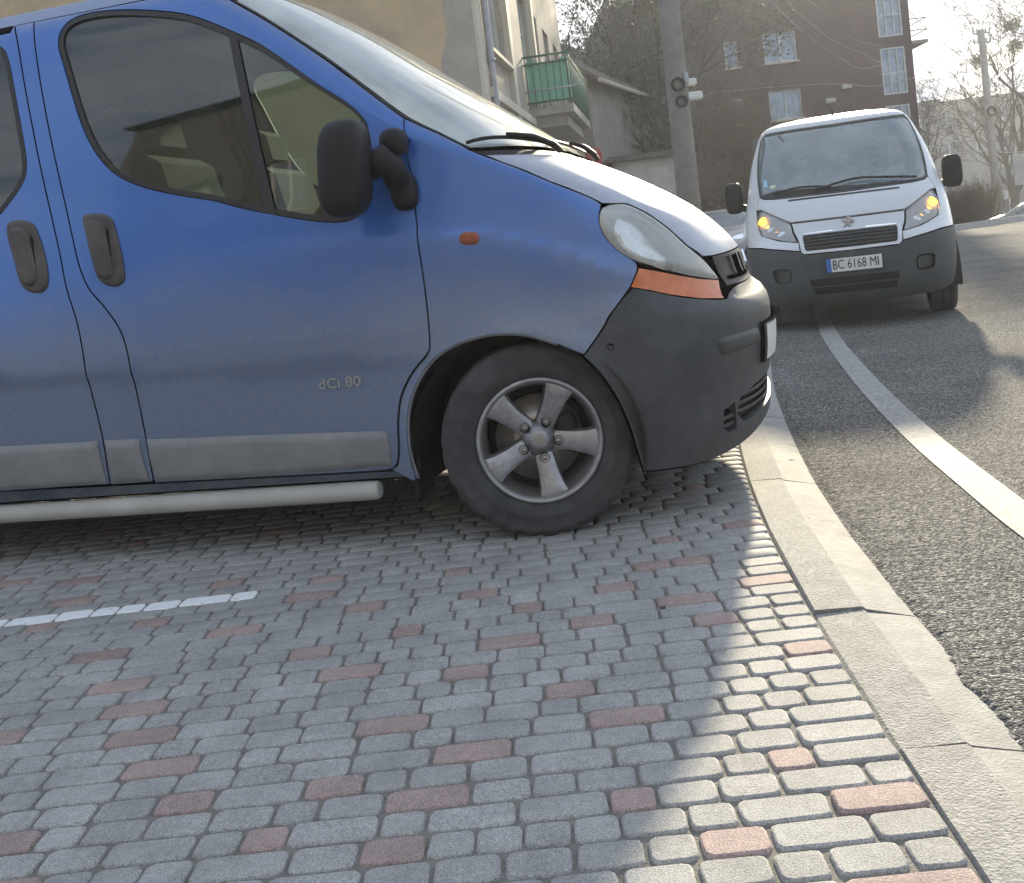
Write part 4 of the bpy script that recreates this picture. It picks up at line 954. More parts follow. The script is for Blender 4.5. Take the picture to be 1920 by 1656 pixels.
# mirrors
def mirror_part(sg):
    mb = MB(); n, m = 20, 12
    vs = []
    for i in range(m+1):
        ph = -PI/2+PI*i/m; cz = abs(math.cos(ph))**.55; sz = math.copysign(abs(math.sin(ph))**.60, math.sin(ph))
        for j in range(n):
            th = 2*PI*j/n; cx = math.copysign(abs(math.cos(th))**.65, math.cos(th)); cy = math.copysign(abs(math.sin(th))**.65, math.sin(th))
            z = 1.303+.156*sz; x = -.430+.073*cz*cx+(z-1.3)*.10-.008*(1-cx)*cz; y = 1.070+.090*cz*cy
            vs.append((x, y*sg, z))
    fs = [(i*n+j, i*n+(j+1)%n, (i+1)*n+(j+1)%n, (i+1)*n+j) for i in range(m) for j in range(n)]
    mb.add(vs, fs if sg > 0 else [f[::-1] for f in fs], 0, True)
    o = mb.build('door_mirror', M_BLACK, van)
    ar = MB()
    def ell(c, r_, e=.8):
        n, m = 16, 10; vs = []
        for i in range(m+1):
            ph = -PI/2+PI*i/m; cz = abs(math.cos(ph))**e; sz = math.copysign(abs(math.sin(ph))**e, math.sin(ph))
            for j in range(n): th = 2*PI*j/n; vs.append((c[0]+r_[0]*cz*math.cos(th), c[1]*sg+r_[1]*cz*math.sin(th), c[2]+r_[2]*sz))
        ar.add(vs, [(i*n+j, i*n+(j+1)%n, (i+1)*n+(j+1)%n, (i+1)*n+j) for i in range(m) for j in range(n)], 0, True)
    ell((-.305,.942,1.380), (.049,.052,.047)); ell((-.296,.925,1.215), (.048,.042,.064), .7)
    ar.tube([(-.375,1.02,1.30*1.0) if sg > 0 else (-.375,-1.02,1.30),(-.335,.985*sg,1.325),(-.315,.965*sg,1.295),(-.302,.945*sg,1.235)], [.046,.050,.046,.042], 12)
    ar.build('mirror_arm', M_BLACK, o)
    gl = MB(); gl.box((-.494,1.07*sg,1.30),(.004,.11,.20)); gl.build('mirror_glass', M_CHROME, o)
mirror_part(-1); mirror_part(1)
# wipers
for a0, a1, z0, z1, ap in ((.20,.60,1.338,1.332,.42),(.62,1.10,1.338,1.333,.9)):
    wv = MB(); P = [Vector(BL.point(a, z))+Vector(BL.normal(a, z))*.018 for a, z in zip(np.linspace(a0,a1,9), np.linspace(z0,z1,9)+.012*np.sin(np.linspace(0,PI,9)))]
    wv.tube(P, .007, 6); wo_ = wv.build('wiper', M_BLACK, van)
    wa = MB(); P2 = [Vector(BL.point(a, z))+Vector(BL.normal(a, z))*h_ for a, z, h_ in ((ap,1.345,.03),(ap+.08,1.325,.04),(ap+.16,1.306,.03),(ap+.2,1.300,.016))]
    wa.tube(P2, [.008,.011,.013,.014], 8); wa.build('wiper_arm', M_BLACK, wo_)
# wheels, arch liners
make_wheel(van, (0.035,-.805,.328), steer=R(14), face=-1, spin=R(-9.0), tyre_r=.333)
make_wheel(van, (0.035,.82,.325), steer=R(12), face=1)
make_wheel(van, (-3.10,-.82,.325), 0, -1, spin=.3); make_wheel(van, (-3.10,.82,.325), 0, 1)
for sg in (-1, 1):
    for xc in (0.012, -3.10):
        al = MB(); n = 22; r_ = .405; vs = []
        for yy in (.935, .55):
            for k in range(n+1):
                t = R(-16+212*k/n); vs.append((xc+r_*math.cos(t), yy*sg, .305+r_*math.sin(t)))
        al.add(vs, [(k, k+1, n+2+k, n+1+k) for k in range(n)], 0, True)
        b0 = len(al.v); al.v += [(xc+r_*math.cos(R(-16+212*k/n)), .55*sg, .305+r_*math.sin(R(-16+212*k/n))) for k in range(n+1)]
        al.f.append(tuple(range(b0, b0+n+1))); al.m.append(0); al.s.append(False)
        al.build('arch_liner', M_UNDER, van)
mf = MB(); mf.box((-.385,-.83,.235),(.020,.18,.15), Matrix.Rotation(R(8),3,'Y'), bev=.006); mf.build('mud_flap', M_BLACK, van)
# arch flange: the rolled lip of the wing and bumper
fg = MB(); arc3 = [Vector(BL.point(s_-float(BL.x0(z)), z))+Vector((0,.012,0)) for s_, z in fl(BT['arch'])[::-1]]
arc3 = [Vector(p) for p in cat_rom([tuple(p) for p in arc3], 5)]; fg.tube(arc3, .006, 6); fg.build('arch_flange', pm('dusty_flange', (.22,.23,.25), .6, var=.2), van)
fg2 = MB(); arc4 = [Vector(BL.point(a, z))+Vector((0,.010,0)) for a, z in [BT['bumpline'][1]]+BT['barch']]; arc4 = [Vector(p) for p in cat_rom([tuple(p) for p in arc4], 5)]; fg2.tube(arc4, .0055, 6); fg2.build('bumper_flange', pm('bumper_lip', (.10,.105,.115), .55, var=.2), van)
# side-step tube
st = MB(); st.tube([(-3.0,-.895,.200),(-2.4,-.895,.2),(-1.6,-.895,.198),(-.62,-.895,.197),(-.545,-.895,.197),(-.535,-.895,.197)], [.036,.036,.036,.036,.034,.026], 16); so = st.build('side_step', M_SILVER, van)
for x in (-.85,-1.9,-2.85):
    bk = MB(); bk.box((x,-.83,.22),(.05,.14,.012)); bk.build('step_bracket', M_UNDER, so)
# underbody and cabin
ub = MB(); ub.box((-1.55,0,.345),(2.0,1.66,.09)); ub.box((-3.55,0,.36),(.62,1.6,.10)); ub.box((-.10,0,.34),(1.05,.95,.10)); ub.box((-2.8,0,.36),(.55,.9,.08)); ub.box((.58,0,.36),(.25,1.2,.08)); ub.build('floor_pan', M_UNDER, van)
ds = MB(); ds.prism([(.02,-.80,.95),(.05,-.80,1.22),(-.22,-.80,1.24),(-.42,-.80,1.16),(-.48,-.80,1.0),(-.35,-.80,.85)], (0,1.6,0)); ds.build('dashboard', M_DASH, van)
for y in (-.48, .48):
    s_ = MB(); s_.box((-1.08,y,.86),(.52,.52,.16), bev=.05); so_ = s_.build('seat', M_SEAT, van)
    b_ = MB(); b_.box((-1.36,y,1.20),(.15,.50,.62), Matrix.Rotation(R(-12),3,'Y'), bev=.05); b_.build('seat_back', M_SEAT, so_)
    h_ = MB(); h_.box((-1.45,y,1.60),(.10,.27,.20), Matrix.Rotation(R(-10),3,'Y'), bev=.04); h_.build('head_restraint', M_SEAT, so_)
sw = MB(); sw.tube([(-.62+.19*math.sin(t)*.45, .48+.19*math.cos(t), 1.17+.19*math.sin(t)*.89) for t in np.linspace(0, 2*PI, 29)], .014, 8, cap=False); sw.tube([(-.62,.30,1.17),(-.60,.48,1.16),(-.62,.66,1.17)], .018, 6); sw.tube([(-.60,.48,1.16),(-.35,.48,1.0)], .03, 8); sw.build('steering_wheel', M_BLACK, van)
bk = MB(); bk.box((-2.55,0,1.0),(.9,1.3,.5), bev=.06); bk.box((-2.85,0,1.4),(.2,1.3,.6), bev=.06); bk.build('rear_bench', M_SEAT, van)
hl_ = MB(); hl_.box((-2.4,0,2.03),(2.7,1.36,.02)); hl_.build('headlining', M_LINER, van)
sv = MB(); sv.box((-.92,-.42,1.93),(.16,.42,.012), Matrix.Rotation(R(-40),3,'Y')); sv.build('sun_visor', M_LINER, van)
dl = MB(); dl.prism([(-1.5,-.87,.5),(-.4,-.87,.5),(-.36,-.87,1.08),(-.9,-.86,1.16),(-1.48,-.86,1.30)], (0,.03,0)); dl.prism([(-1.5,.84,.5),(-.4,.84,.5),(-.36,.84,1.08),(-.9,.83,1.16),(-1.48,.83,1.30)], (0,.03,0)); dl.build('door_lining', M_DASH, van)

# ================================================================== the white van coming down the road
M_WHITE = car_paint('white_paint', (.68,.71,.75), dust=(.42,.43,.44), amt=.30, low=.3, top=.9, rough=.35, flake=0.0)
M_WBUMP = pm('grey_green_plastic', (.034,.044,.050), .55, var=.15, vscale=5, bump=.15, bscale=250, dirt=(.10,.11,.115), dirt_amt=.3, dscale=3)
M_LAMPS = pm('lamp_housing_silver', (.55,.56,.57), .4, metal=.3, var=.1)
M_SIG = pm('lit_indicator', (.8,.35,.02), .3, emit=(1.0,.42,.02), estr=3.6)
M_CLEAR = glass_mat('white_van_lens', (.92,.93,.93), film=.25, filmcol=(.6,.6,.6), rough=.05)
M_WSGL = glass_mat('grey_windscreen', (.52,.58,.58), film=.42, filmcol=(.30,.37,.40), rough=.04)  # blue-grey film colour paints in the sky mirrored by this glass
wv = thing('white_van', 'white van with dark grey bumper and glowing orange indicators, driving towards the camera', 'van', (3.14, 9.42, RZ), -(R(90)+R(16.5)))
WB = WHITE
def msym(P): return [(2-a, z) for a, z in P]
WS = cr([(.43,1.205),(.405,1.35),(.385,1.5),(.355,1.68),(.345,1.79),(.40,1.832)],3)+cr([(.40,1.832),(.7,1.83),(1.0,1.825)],3)[1:]
WSB = [(1.0,1.160),(.75,1.160),(.58,1.165),(.48,1.185)]
ws_full = WS + msym(WS)[::-1][1:] + msym(WSB)[::-1] + WSB[1:]
def wfl(pts): return [(s-float(WB.x0(z)), z) for s, z in pts]
def arch_pts(xc, r_, zc=.31): return [(xc+r_*math.cos(R(t)), zc+r_*math.sin(R(t))) for t in range(180, -1, -12)]
# flanks (behind the nose): outline in (s, z)
sf = [(-3.85,.28),(-3.37,.28)]+[(-3.0+.37*math.cos(R(t)), .31+.37*math.sin(R(t))) for t in range(180,-1,-15)]+[(-2.6,.27),(-.42,.27)]+[(0+.37*math.cos(R(t)), .31+.37*math.sin(R(t))) for t in range(165,60,-15)]
side_outline = sf+[(.185,.64),(.19,.755)]
def edge_s(z, a): return float(WB.x0(z))+a
up = [(edge_s(z, .16), z) for z in (.8,.9,1.0,1.1,1.2,1.3,1.4,1.5,1.6,1.7,1.8,1.86)]
side_poly = side_outline+up+[(-1.4,1.885),(-3.70,1.885),(-3.82,1.3)]
wdoor = cr([(-.60,1.66),(-.34,1.40),(-.26,1.235),(-.32,1.18),(-.9,1.19),(-1.28,1.21),(-1.33,1.28),(-1.30,1.66),(-1.22,1.74),(-.75,1.74)],4,True)
for o in panel(WB, 'side_panel', side_poly, [M_WHITE, M_GAP], wv, holes=[wdoor], mirror=True, res=.06, step=.03, gap=0): pass
panel(WB, 'door_window', wdoor, [M_GLASS_D], wv, off=-.008, gap=0, lip=0, thick=.004, mirror=True, res=.08)
# nose: bonnet, front panel, windscreen surround
hl_l = cr([(.41,.95),(.42,1.04),(.455,1.078),(.53,1.035),(.60,.985),(.655,.938),(.668,.86),(.682,.779),(.583,.806),(.44,.872)],3,True)
bonnet = [(.66,.945),(1.0,.943),(1.34,.945)]+[(1.47,1.04),(1.545,1.087),(1.60,1.09),(1.57,1.205),(1.52,1.178)]+msym(WSB)[::-1][1:-1]+[(1.0,1.155)]+WSB[1:-1]+[(.48,1.178),(.43,1.205),(.40,1.09),(.455,1.087),(.53,1.04)]
panel(WB, 'bonnet', bonnet, [M_WHITE, M_GAP], wv, dom='a', gap=.004, res=.04, off=.002)
nose = [(.665,.935),(1.0,.933),(1.335,.935),(1.325,.86),(1.30,.772),(1.292,.711),(1.276,.668),(1.0,.667),(.724,.668),(.708,.711),(.70,.772),(.675,.86)]
panel(WB, 'nose_panel', nose, [M_WHITE, M_GAP], wv, dom='a', gap=.003, res=.04)
for mm_ in (lambda P: P, msym):
    wing = [(.16,.755),(.20,.765),(.44,.757),(.58,.728),(.70,.698),(.70,.772),(.682,.772),(.583,.799),(.44,.864),(.402,.945),(.40,1.09),(.43,1.21),(.405,1.35),(.385,1.5),(.355,1.68),(.34,1.80),(.38,1.84),(.20,1.86),(.16,1.86)]+[(.16,z) for z in (1.7,1.5,1.3,1.1,.9)]
    panel(WB, 'front_wing', mm_(wing), [M_WHITE, M_GAP], wv, dom='a', gap=.002, res=.04)
wsp = panel(WB, 'windscreen', ws_full, [M_WSGL, M_GAP], wv, dom='a', off=-.003, gap=.004, res=.06)
bd = [tuple(p) for p in inset(np.array(clean(ws_full,.03)), .028)]
panel(WB, 'windscreen_border', ws_full, [M_SEAL], wsp, dom='a', off=-.001, gap=.006, lip=0, thick=.004, holes=[bd], res=.05)
hdr = [(.38,1.842),(.7,1.84),(1.0,1.836),(1.3,1.84),(1.62,1.842),(1.80,1.862),(1.82,1.888),(1.0,1.885),(.18,1.888),(.20,1.862)]
panel(WB, 'roof_header', hdr, [M_WHITE, M_GAP], wv, dom='a', gap=.001, res=.05)
rf = MB(); zs = [1.884,1.90,1.915,1.93]; av = list(np.concatenate([np.linspace(-2.5,0,8), np.linspace(.06,1.94,32), np.linspace(2,4.5,8)])); rings = [[WB.point(a, z) for a in av] for z in zs]; top = rings[-1]
for f_, dz in ((.92,.014),(.75,.03),(.4,.042),(.02,.046)): rings.append([np.array((-3.75+(p[0]+3.75)*(1-(1-f_)*.25), p[1]*f_, 1.93+dz)) for p in top])
m = len(av); rf.add([tuple(p) for rg in rings for p in rg], [(i*m+j, i*m+j+1, (i+1)*m+j+1, (i+1)*m+j) for i in range(len(rings)-1) for j in range(m-1)], 0, True); rf.build('roof', M_WHITE, wv)
rr = MB(); rr.box((-3.78,0,1.05),(.08,1.74,1.60), bev=.05); rr.build('tailgate', M_WHITE, wv)
# bumper with slots and fog recesses
btop = [(.20,.757),(.44,.749),(.58,.72),(.70,.690),(.728,.660),(1.0,.659)]
bbot = [(1.0,.222),(.8,.225),(.55,.235),(.40,.25),(.27,.28),(.20,.32)]
sl1 = [(.735,.445),(1.265,.445),(1.265,.385),(.74,.385)]; sl2 = [(.745,.372),(1.255,.372),(1.25,.315),(.755,.315)]; sl0 = [(.72,.525),(.825,.525),(.825,.46),(.72,.46)]
fogp = cr([(.525,.55),(.58,.56),(.63,.55),(.637,.50),(.628,.445),(.58,.435),(.53,.447),(.52,.50)],2,True)
bump_poly = btop+msym(btop)[::-1][1:]+msym(bbot)[::-1]+bbot[1:]
wb = panel(WB, 'front_bumper', bump_poly, [M_WBUMP, M_GAP], wv, dom='a', off=.008, gap=.002, holes=[sl1, sl2, fogp, msym(fogp)], res=.04)
panel(WB, 'bumper_corner', [(-.12+.0,.62)] and [(.0,.60),(.19,.745),(.20,.757),(.20,.32),(.03,.45)], [M_WBUMP], wb, dom='a', off=.009, gap=0, lip=0, mirror=True)
for s_ in (sl1, sl2): panel(WB, 'bumper_slot', [tuple(p) for p in inset(np.array(s_), -.006)], [M_BLACK], wb, dom='a', off=-.02, gap=0, lip=0, thick=.003)
panel(WB, 'fog_recess', [tuple(p) for p in inset(np.array(fogp), -.005)], [M_WBUMP], wb, dom='a', off=-.03, gap=0, lip=0, thick=.003, mirror=True)
panel(WB, 'bumper_ridge', [(.70,.545),(1.30,.545),(1.28,.532),(.72,.532)], [M_WBUMP], wb, dom='a', off=.012, gap=0, lip=0, thick=.01)
# grille
gout = [(.714,.838),(1.0,.842),(1.286,.838),(1.300,.815),(1.290,.69),(1.276,.668),(1.0,.664),(.724,.668),(.710,.69),(.700,.815)]
gin = [(.730,.818),(1.0,.822),(1.270,.818),(1.276,.80),(1.268,.70),(1.256,.690),(1.0,.687),(.744,.690),(.732,.70),(.724,.80)]
wg = panel(WB, 'grille', gin, [M_BLACK], wv, dom='a', off=.002, gap=-.004, lip=0, thick=.003)
panel(WB, 'grille_frame', gout, [M_WHITE], wg, dom='a', off=.016, gap=0, lip=0, thick=.02, holes=[gin], res=.03)
panel(WB, 'grille_chrome', [(.722,.832),(.9,.836),(.9,.824),(.735,.820)], [M_CHROME], wg, dom='a', off=.019, gap=0, lip=0, thick=.006, mirror=True)
for zz in (.715,.742,.769,.796): panel(WB, 'grille_slat', [(.728,zz+.006),(1.0,zz+.008),(1.272,zz+.006),(1.272,zz-.004),(1.0,zz-.002),(.728,zz-.004)], [M_WBUMP], wg, dom='a', off=.010, gap=0, lip=0, thick=.012)
# emblem: a small rearing beast in metal, built of a few plates
F_ = frame_at(WB, 1.0, .893, .006); em = MB(); S_ = .06
for poly in ([(-.35,.9),(.25,1.0),(.55,.75),(.25,.55),(.0,.5),(-.15,.7)], [(0,.55),(.3,.5),(.35,0),(.1,-.35),(-.2,-.2),(-.15,.2)], [(.2,.35),(.75,.25),(.85,.1),(.3,.1)], [(.25,.1),(.7,-.2),(.75,-.35),(.25,-.1)], [(-.15,-.15),(.1,-.35),(.35,-.95),(.1,-.95)], [(-.2,-.1),(-.05,-.3),(-.45,-.95),(-.7,-.9),(-.4,-.5)], [(-.2,.1),(-.2,-.05),(-.6,.1),(-.85,.6),(-.7,.62),(-.5,.25)]):
    em.prism([(x*S_, y*S_, 0) for x, y in poly], (0,0,.006))
eo = em.build('emblem', M_STEEL, wv); eo.data.transform(F_)
# lamps
for mm_ in (lambda P: P, msym):
    h_ = panel(WB, 'headlight', mm_(hl_l), [M_LAMPS, M_GAP], wv, dom='a', off=-.02, gap=.001, thick=.006, res=.03)
    for ca, cz_, rr_ in ((.585,.885,.055),(.505,.93,.050)):
        F_ = frame_at(WB, *(mm_([(ca, cz_)])[0]), -.014); bw_ = MB(); bw_.lathe([(.001,.004),(rr_*.6,.002),(rr_,-.012),(rr_*1.06,-.012)], 20); bo = flip(bw_).build('reflector', M_LAMPR, h_); bo.data.transform(F_ @ Matrix.Rotation(R(90), 4, 'X'))
    F_ = frame_at(WB, *(mm_([(.457,.985)])[0]), -.005); sg_ = MB(); sg_.lathe([(.0001,-.014),(.020,-.010),(.032,.004),(.034,.012)], 20); so_ = flip(sg_).build('indicator', M_SIG, h_); so_.data.transform(F_ @ Matrix.Rotation(R(90), 4, 'X') @ Matrix.Diagonal((1,1,1.25,1)))
    panel(WB, 'lens', mm_(hl_l), [M_CLEAR], h_, dom='a', off=.003, gap=.002, lip=0, thick=.008, res=.04)
# number plate: white with a blue band, BC 6168 MI
pl = panel(WB, 'number_plate', [(.838,.606),(1.174,.606),(1.174,.494),(.838,.494)], [M_PLATEW], wv, dom='a', off=.034, gap=0, lip=0, thick=.006)
panel(WB, 'plate_holder', [(.832,.612),(1.18,.612),(1.18,.488),(.832,.488)], [M_BLACK], pl, dom='a', off=.030, gap=0, lip=0, thick=.024)
panel(WB, 'plate_band', [(.838,.606),(.866,.606),(.866,.494),(.838,.494)], [M_PLATEB], pl, dom='a', off=.0355, gap=0, lip=0, thick=.002)
pA, pB = Vector(WB.point(.868,.55)), Vector(WB.point(1.17,.55)); wid = (pB-pA).length
F_ = frame_at(WB, 1.019, .55, .0352); tx = text_mesh('plate_lettering', 'BC 6168 MI', .110, M_PLATEK, pl, F_, depth=.0012, xscale=.70, bold=0.0)
# cowl slot, wipers, stickers, aerial
panel(WB, 'bonnet_slot', [(.655,1.146),(1.335,1.138),(1.335,1.124),(.655,1.130)], [M_BLACK], wv, dom='a', off=.004, gap=0, lip=0, thick=.006)
panel(WB, 'cowl', [(.44,1.215),(.52,1.192),(.6,1.178),(.9,1.176),(1.4,1.178),(1.5,1.20),(1.4,1.19),(1.1,1.205),(.8,1.222),(.6,1.25)], [M_BLACK], wv, dom='a', off=.002, gap=0, lip=0, thick=.004)
for pth in ([(.56,1.20),(.70,1.23),(.80,1.225),(.92,1.20)], [(.82,1.19),(1.0,1.235),(1.12,1.25),(1.28,1.225),(1.46,1.195)]):
    w_ = MB(); w_.tube([Vector(WB.point(a, z))+Vector(WB.normal(a, z))*.02 for a, z in cr(pth,4)], .011, 6); w_.build('wiper', M_BLACK, wv)
panel(WB, 'windscreen_sticker', [(.474,1.36),(.505,1.358),(.512,1.29),(.478,1.295)], [pm('sticker_blue',(.25,.5,.62),.5)], wv, dom='a', off=.001, gap=0, lip=0, thick=.002)
panel(WB, 'windscreen_sticker', cr([(.535,1.30),(.565,1.305),(.575,1.285),(.55,1.27),(.53,1.28)],3,True), [pm('sticker_green',(.45,.55,.38),.5)], wv, dom='a', off=.001, gap=0, lip=0, thick=.002)
ae = MB(); ae.tube([(-1.0,.02,1.93),(-1.03,.02,1.99),(-1.08,.02,2.05)], [.014,.010,.004], 6); ae.build('aerial', M_BLACK, wv)
# mirrors
for sg in (-1, 1):
    mb = MB(); n, m = 20, 12; vs = []
    for i in range(m+1):
        ph = -PI/2+PI*i/m; cz = abs(math.cos(ph))**.5; sz = math.copysign(abs(math.sin(ph))**.62, math.sin(ph))
        for j in range(n):
            th = 2*PI*j/n; cx = math.copysign(abs(math.cos(th))**.6, math.cos(th)); cy = math.copysign(abs(math.sin(th))**.6, math.sin(th)); vs.append((-.33+.07*cz*cx, .985*sg+.088*cz*cy, 1.235+.150*sz))
    mb.add(vs, [(i*n+j, i*n+(j+1)%n, (i+1)*n+(j+1)%n, (i+1)*n+j) for i in range(m) for j in range(n)], 0, True); o = mb.build('door_mirror', M_BLACK, wv)
    ar = MB(); ar.tube([(-.36,.95*sg,1.16),(-.38,.90*sg,1.13),(-.40,.84*sg,1.12)], .035, 8); ar.build('mirror_arm', M_BLACK, o)
for x, y in ((0,-.765),(0,.765),(-3.0,-.765),(-3.0,.765)): make_wheel(wv, (x, y, .315), 0, -1 if y < 0 else 1, full=False, tyre_r=.315, rim_r=.20)
for sg in (-1, 1):
    for xc in (0,-3.0):
        al = MB(); n = 16; vs = [(xc+.385*math.cos(R(-10+200*k/n)), yy*sg, .31+.385*math.sin(R(-10+200*k/n))) for yy in (.90,.5) for k in range(n+1)]
        al.add(vs, [(k, k+1, n+2+k, n+1+k) for k in range(n)], 0, True); al.add(vs[n+1:], [tuple(range(n+1))]); al.build('arch_liner', M_UNDER, wv)
ub = MB(); ub.box((-1.5,0,.30),(2.2,1.7,.12)); ub.box((-3.6,0,.34),(.4,1.6,.12)); ub.box((.10,0,.30),(1.25,1.0,.14)); ub.build('floor_pan', M_UNDER, wv)
ds = MB(); ds.prism([(.20,-.78,1.02),(.16,-.78,1.14),(-.25,-.78,1.16),(-.42,-.78,1.05),(-.42,-.78,.8)], (0,1.56,0)); ds.build('dashboard', M_DASH, wv)
for y in (-.42, .42):
    s_ = MB(); s_.box((-1.0,y,1.05),(.16,.46,.70), Matrix.Rotation(R(-10),3,'Y'), bev=.05); so_ = s_.build('seat', M_SEAT, wv)
    h2 = MB(); h2.box((-1.08,y,1.5),(.10,.25,.18), bev=.04); h2.build('head_restraint', M_SEAT, so_)
bk = MB(); bk.box((-1.35,0,1.1),(.03,1.6,1.5)); bk.build('bulkhead', M_LINER, wv)
sw = MB(); sw.tube([(-.52+.19*math.sin(t)*.45, .40+.19*math.cos(t), 1.16+.19*math.sin(t)*.89) for t in np.linspace(0, 2*PI, 25)], .014, 6, cap=False); sw.build('steering_wheel', M_BLACK, wv)

# ================================================================== buildings
def wall_open(mb, W, z0, z1, ops, M, thick=.3, mat=0, rmat=0, u0=0.0):
    """front face in the local XZ plane (outside = -Y) with rectangular openings and reveals"""
    us = sorted(set([u0, W]+[v for o in ops for v in (o[0], o[1])])); zs = sorted(set([z0, z1]+[v for o in ops for v in (o[2], o[3])]))
    us = [u for u in us if u0-1e-6 <= u <= W+1e-6]; zs = [z for z in zs if z0-1e-6 <= z <= z1+1e-6]
    for a, b in zip(us[:-1], us[1:]):
        for c_, d in zip(zs[:-1], zs[1:]):
            if any(o[0]-1e-6 <= a and b <= o[1]+1e-6 and o[2]-1e-6 <= c_ and d <= o[3]+1e-6 for o in ops): continue
            mb.add([M @ Vector(p) for p in ((a,0,c_),(b,0,c_),(b,0,d),(a,0,d))], [(0,1,2,3)], mat)
    for o in ops:
        a, b, c_, d = o[:4]; t = thick
        for q in (((a,0,c_),(a,0,d),(a,t,d),(a,t,c_)),((b,0,d),(b,0,c_),(b,t,c_),(b,t,d)),((a,0,c_),(a,t,c_),(b,t,c_),(b,0,c_)),((a,0,d),(b,0,d),(b,t,d),(a,t,d))):
            mb.add([M @ Vector(p) for p in q], [(0,1,2,3)], rmat)
def frame_M(o, ang):
    """local X along the facade, local -Y out of it"""
    return Matrix.Translation(Vector(o)) @ Matrix.Rotation(ang, 4, 'Z')
def window(parent, M, a, b, c, d, inset_=.14, fw=.06, mull=(1,), trans=None, fm=None, gm=None, sill=.0, sm=None, curtain=None):
    f = MB(); y = inset_
    for bx_ in (((a+b)/2,y,c+fw/2,b-a,.06,fw),((a+b)/2,y,d-fw/2,b-a,.06,fw),(a+fw/2,y,(c+d)/2,fw,.06,d-c-2*fw),(b-fw/2,y,(c+d)/2,fw,.06,d-c-2*fw)):
        f.box(bx_[:3], bx_[3:])
    o = f.build('window', fm, parent); o.data.transform(M)
    for k in mull:
        for i in range(1, k+1):
            u = a+(b-a)*i/(k+1); m_ = MB(); m_.box((u,y+.004,(c+d)/2),(fw*.8,.05,d-c-2*fw)); mo = m_.build('mullion', fm, o); mo.data.transform(M)
    if trans:
        m_ = MB(); m_.box(((a+b)/2,y+.002,c+(d-c)*trans),(b-a-2*fw,.05,fw*.8)); mo = m_.build('transom', fm, o); mo.data.transform(M)
    g = MB(); g.add([(a+.01,y+.03,c+.01),(b-.01,y+.03,c+.01),(b-.01,y+.03,d-.01),(a+.01,y+.03,d-.01)], [(0,1,2,3)]); go = g.build('pane', gm, o); go.data.transform(M)
    if curtain:
        g = MB(); n = 14; vs = []
        for i in range(n+1):
            u = a+(b-a)*i/n; yy = y+.16+.03*math.sin(i*2.1)
            vs += [(u,yy,c),(u,yy,d)]
        g.add(vs, [(2*i,2*i+2,2*i+3,2*i+1) for i in range(n)], 0, True); go = g.build('curtain', curtain, o); go.data.transform(M)
    if sill > 0:
        s = MB(); s.box(((a+b)/2,-sill/2+.03,c-.04),(b-a+.16,sill+.06,.07)); so = s.build('sill', sm, o); so.data.transform(M)
    return o
M_PLASTER = pm('yellow_plaster', (.50,.37,.22), .9, var=.22, vscale=1.1, bump=.3, bscale=30, dirt=(.26,.23,.19), dirt_amt=.75, dscale=.7)
M_PLASTG = pm('grey_render', (.36,.33,.28), .9, var=.2, vscale=1.3, bump=.3, bscale=30, dirt=(.20,.18,.16), dirt_amt=.6, dscale=1.2)
M_STONE = pm('pale_trim', (.55,.50,.41), .85, var=.15, vscale=3, bump=.2, bscale=40, dirt=(.3,.27,.22), dirt_amt=.5, dscale=3)
M_WFRAME = pm('window_frame_pale', (.55,.55,.52), .5, var=.1)
M_WBROWN = pm('window_frame_brown', (.16,.11,.08), .5, var=.2)
M_DGLASS = pm('window_glass_dark', (.10,.12,.14), .06, spec=.9, var=.3, vscale=1.5)
M_SKYGL = pm('window_glass_reflecting', (.20,.25,.30), .06, metal=.45, var=.6, vscale=5)
M_CURT = pm('net_curtain', (.5,.5,.48), .9, var=.2)
M_ZINC = pm('zinc_pipe', (.30,.31,.33), .45, metal=.4, var=.2, vscale=6)
M_ROOFT = pm('dark_roof', (.10,.085,.075), .85, var=.3, vscale=3, bump=.6, bscale=14)
M_GREENP = pm('green_railing', (.025,.12,.085), .5, var=.2, vscale=8)
M_GREENS = pm('green_sheet', (.14,.42,.31), .55, var=.15, vscale=4, bump=.1, bscale=20)
M_CONC = pm('weathered_concrete', (.33,.31,.28), .9, var=.25, vscale=4, bump=.4, bscale=40, dirt=(.17,.16,.14), dirt_amt=.6, dscale=3)
M_RED = pm('red_cloth', (.38,.04,.05), .8, var=.25, vscale=8)
M_PALEW = pm('whitewash', (.52,.50,.45), .9, var=.2, vscale=1.8, dirt=(.25,.23,.2), dirt_amt=.6, dscale=1.5)
M_GREYW = pm('grey_house_plaster', (.25,.235,.215), .9, var=.2, vscale=1.5, bump=.3, bscale=25, dirt=(.14,.13,.12), dirt_amt=.6, dscale=1.0)
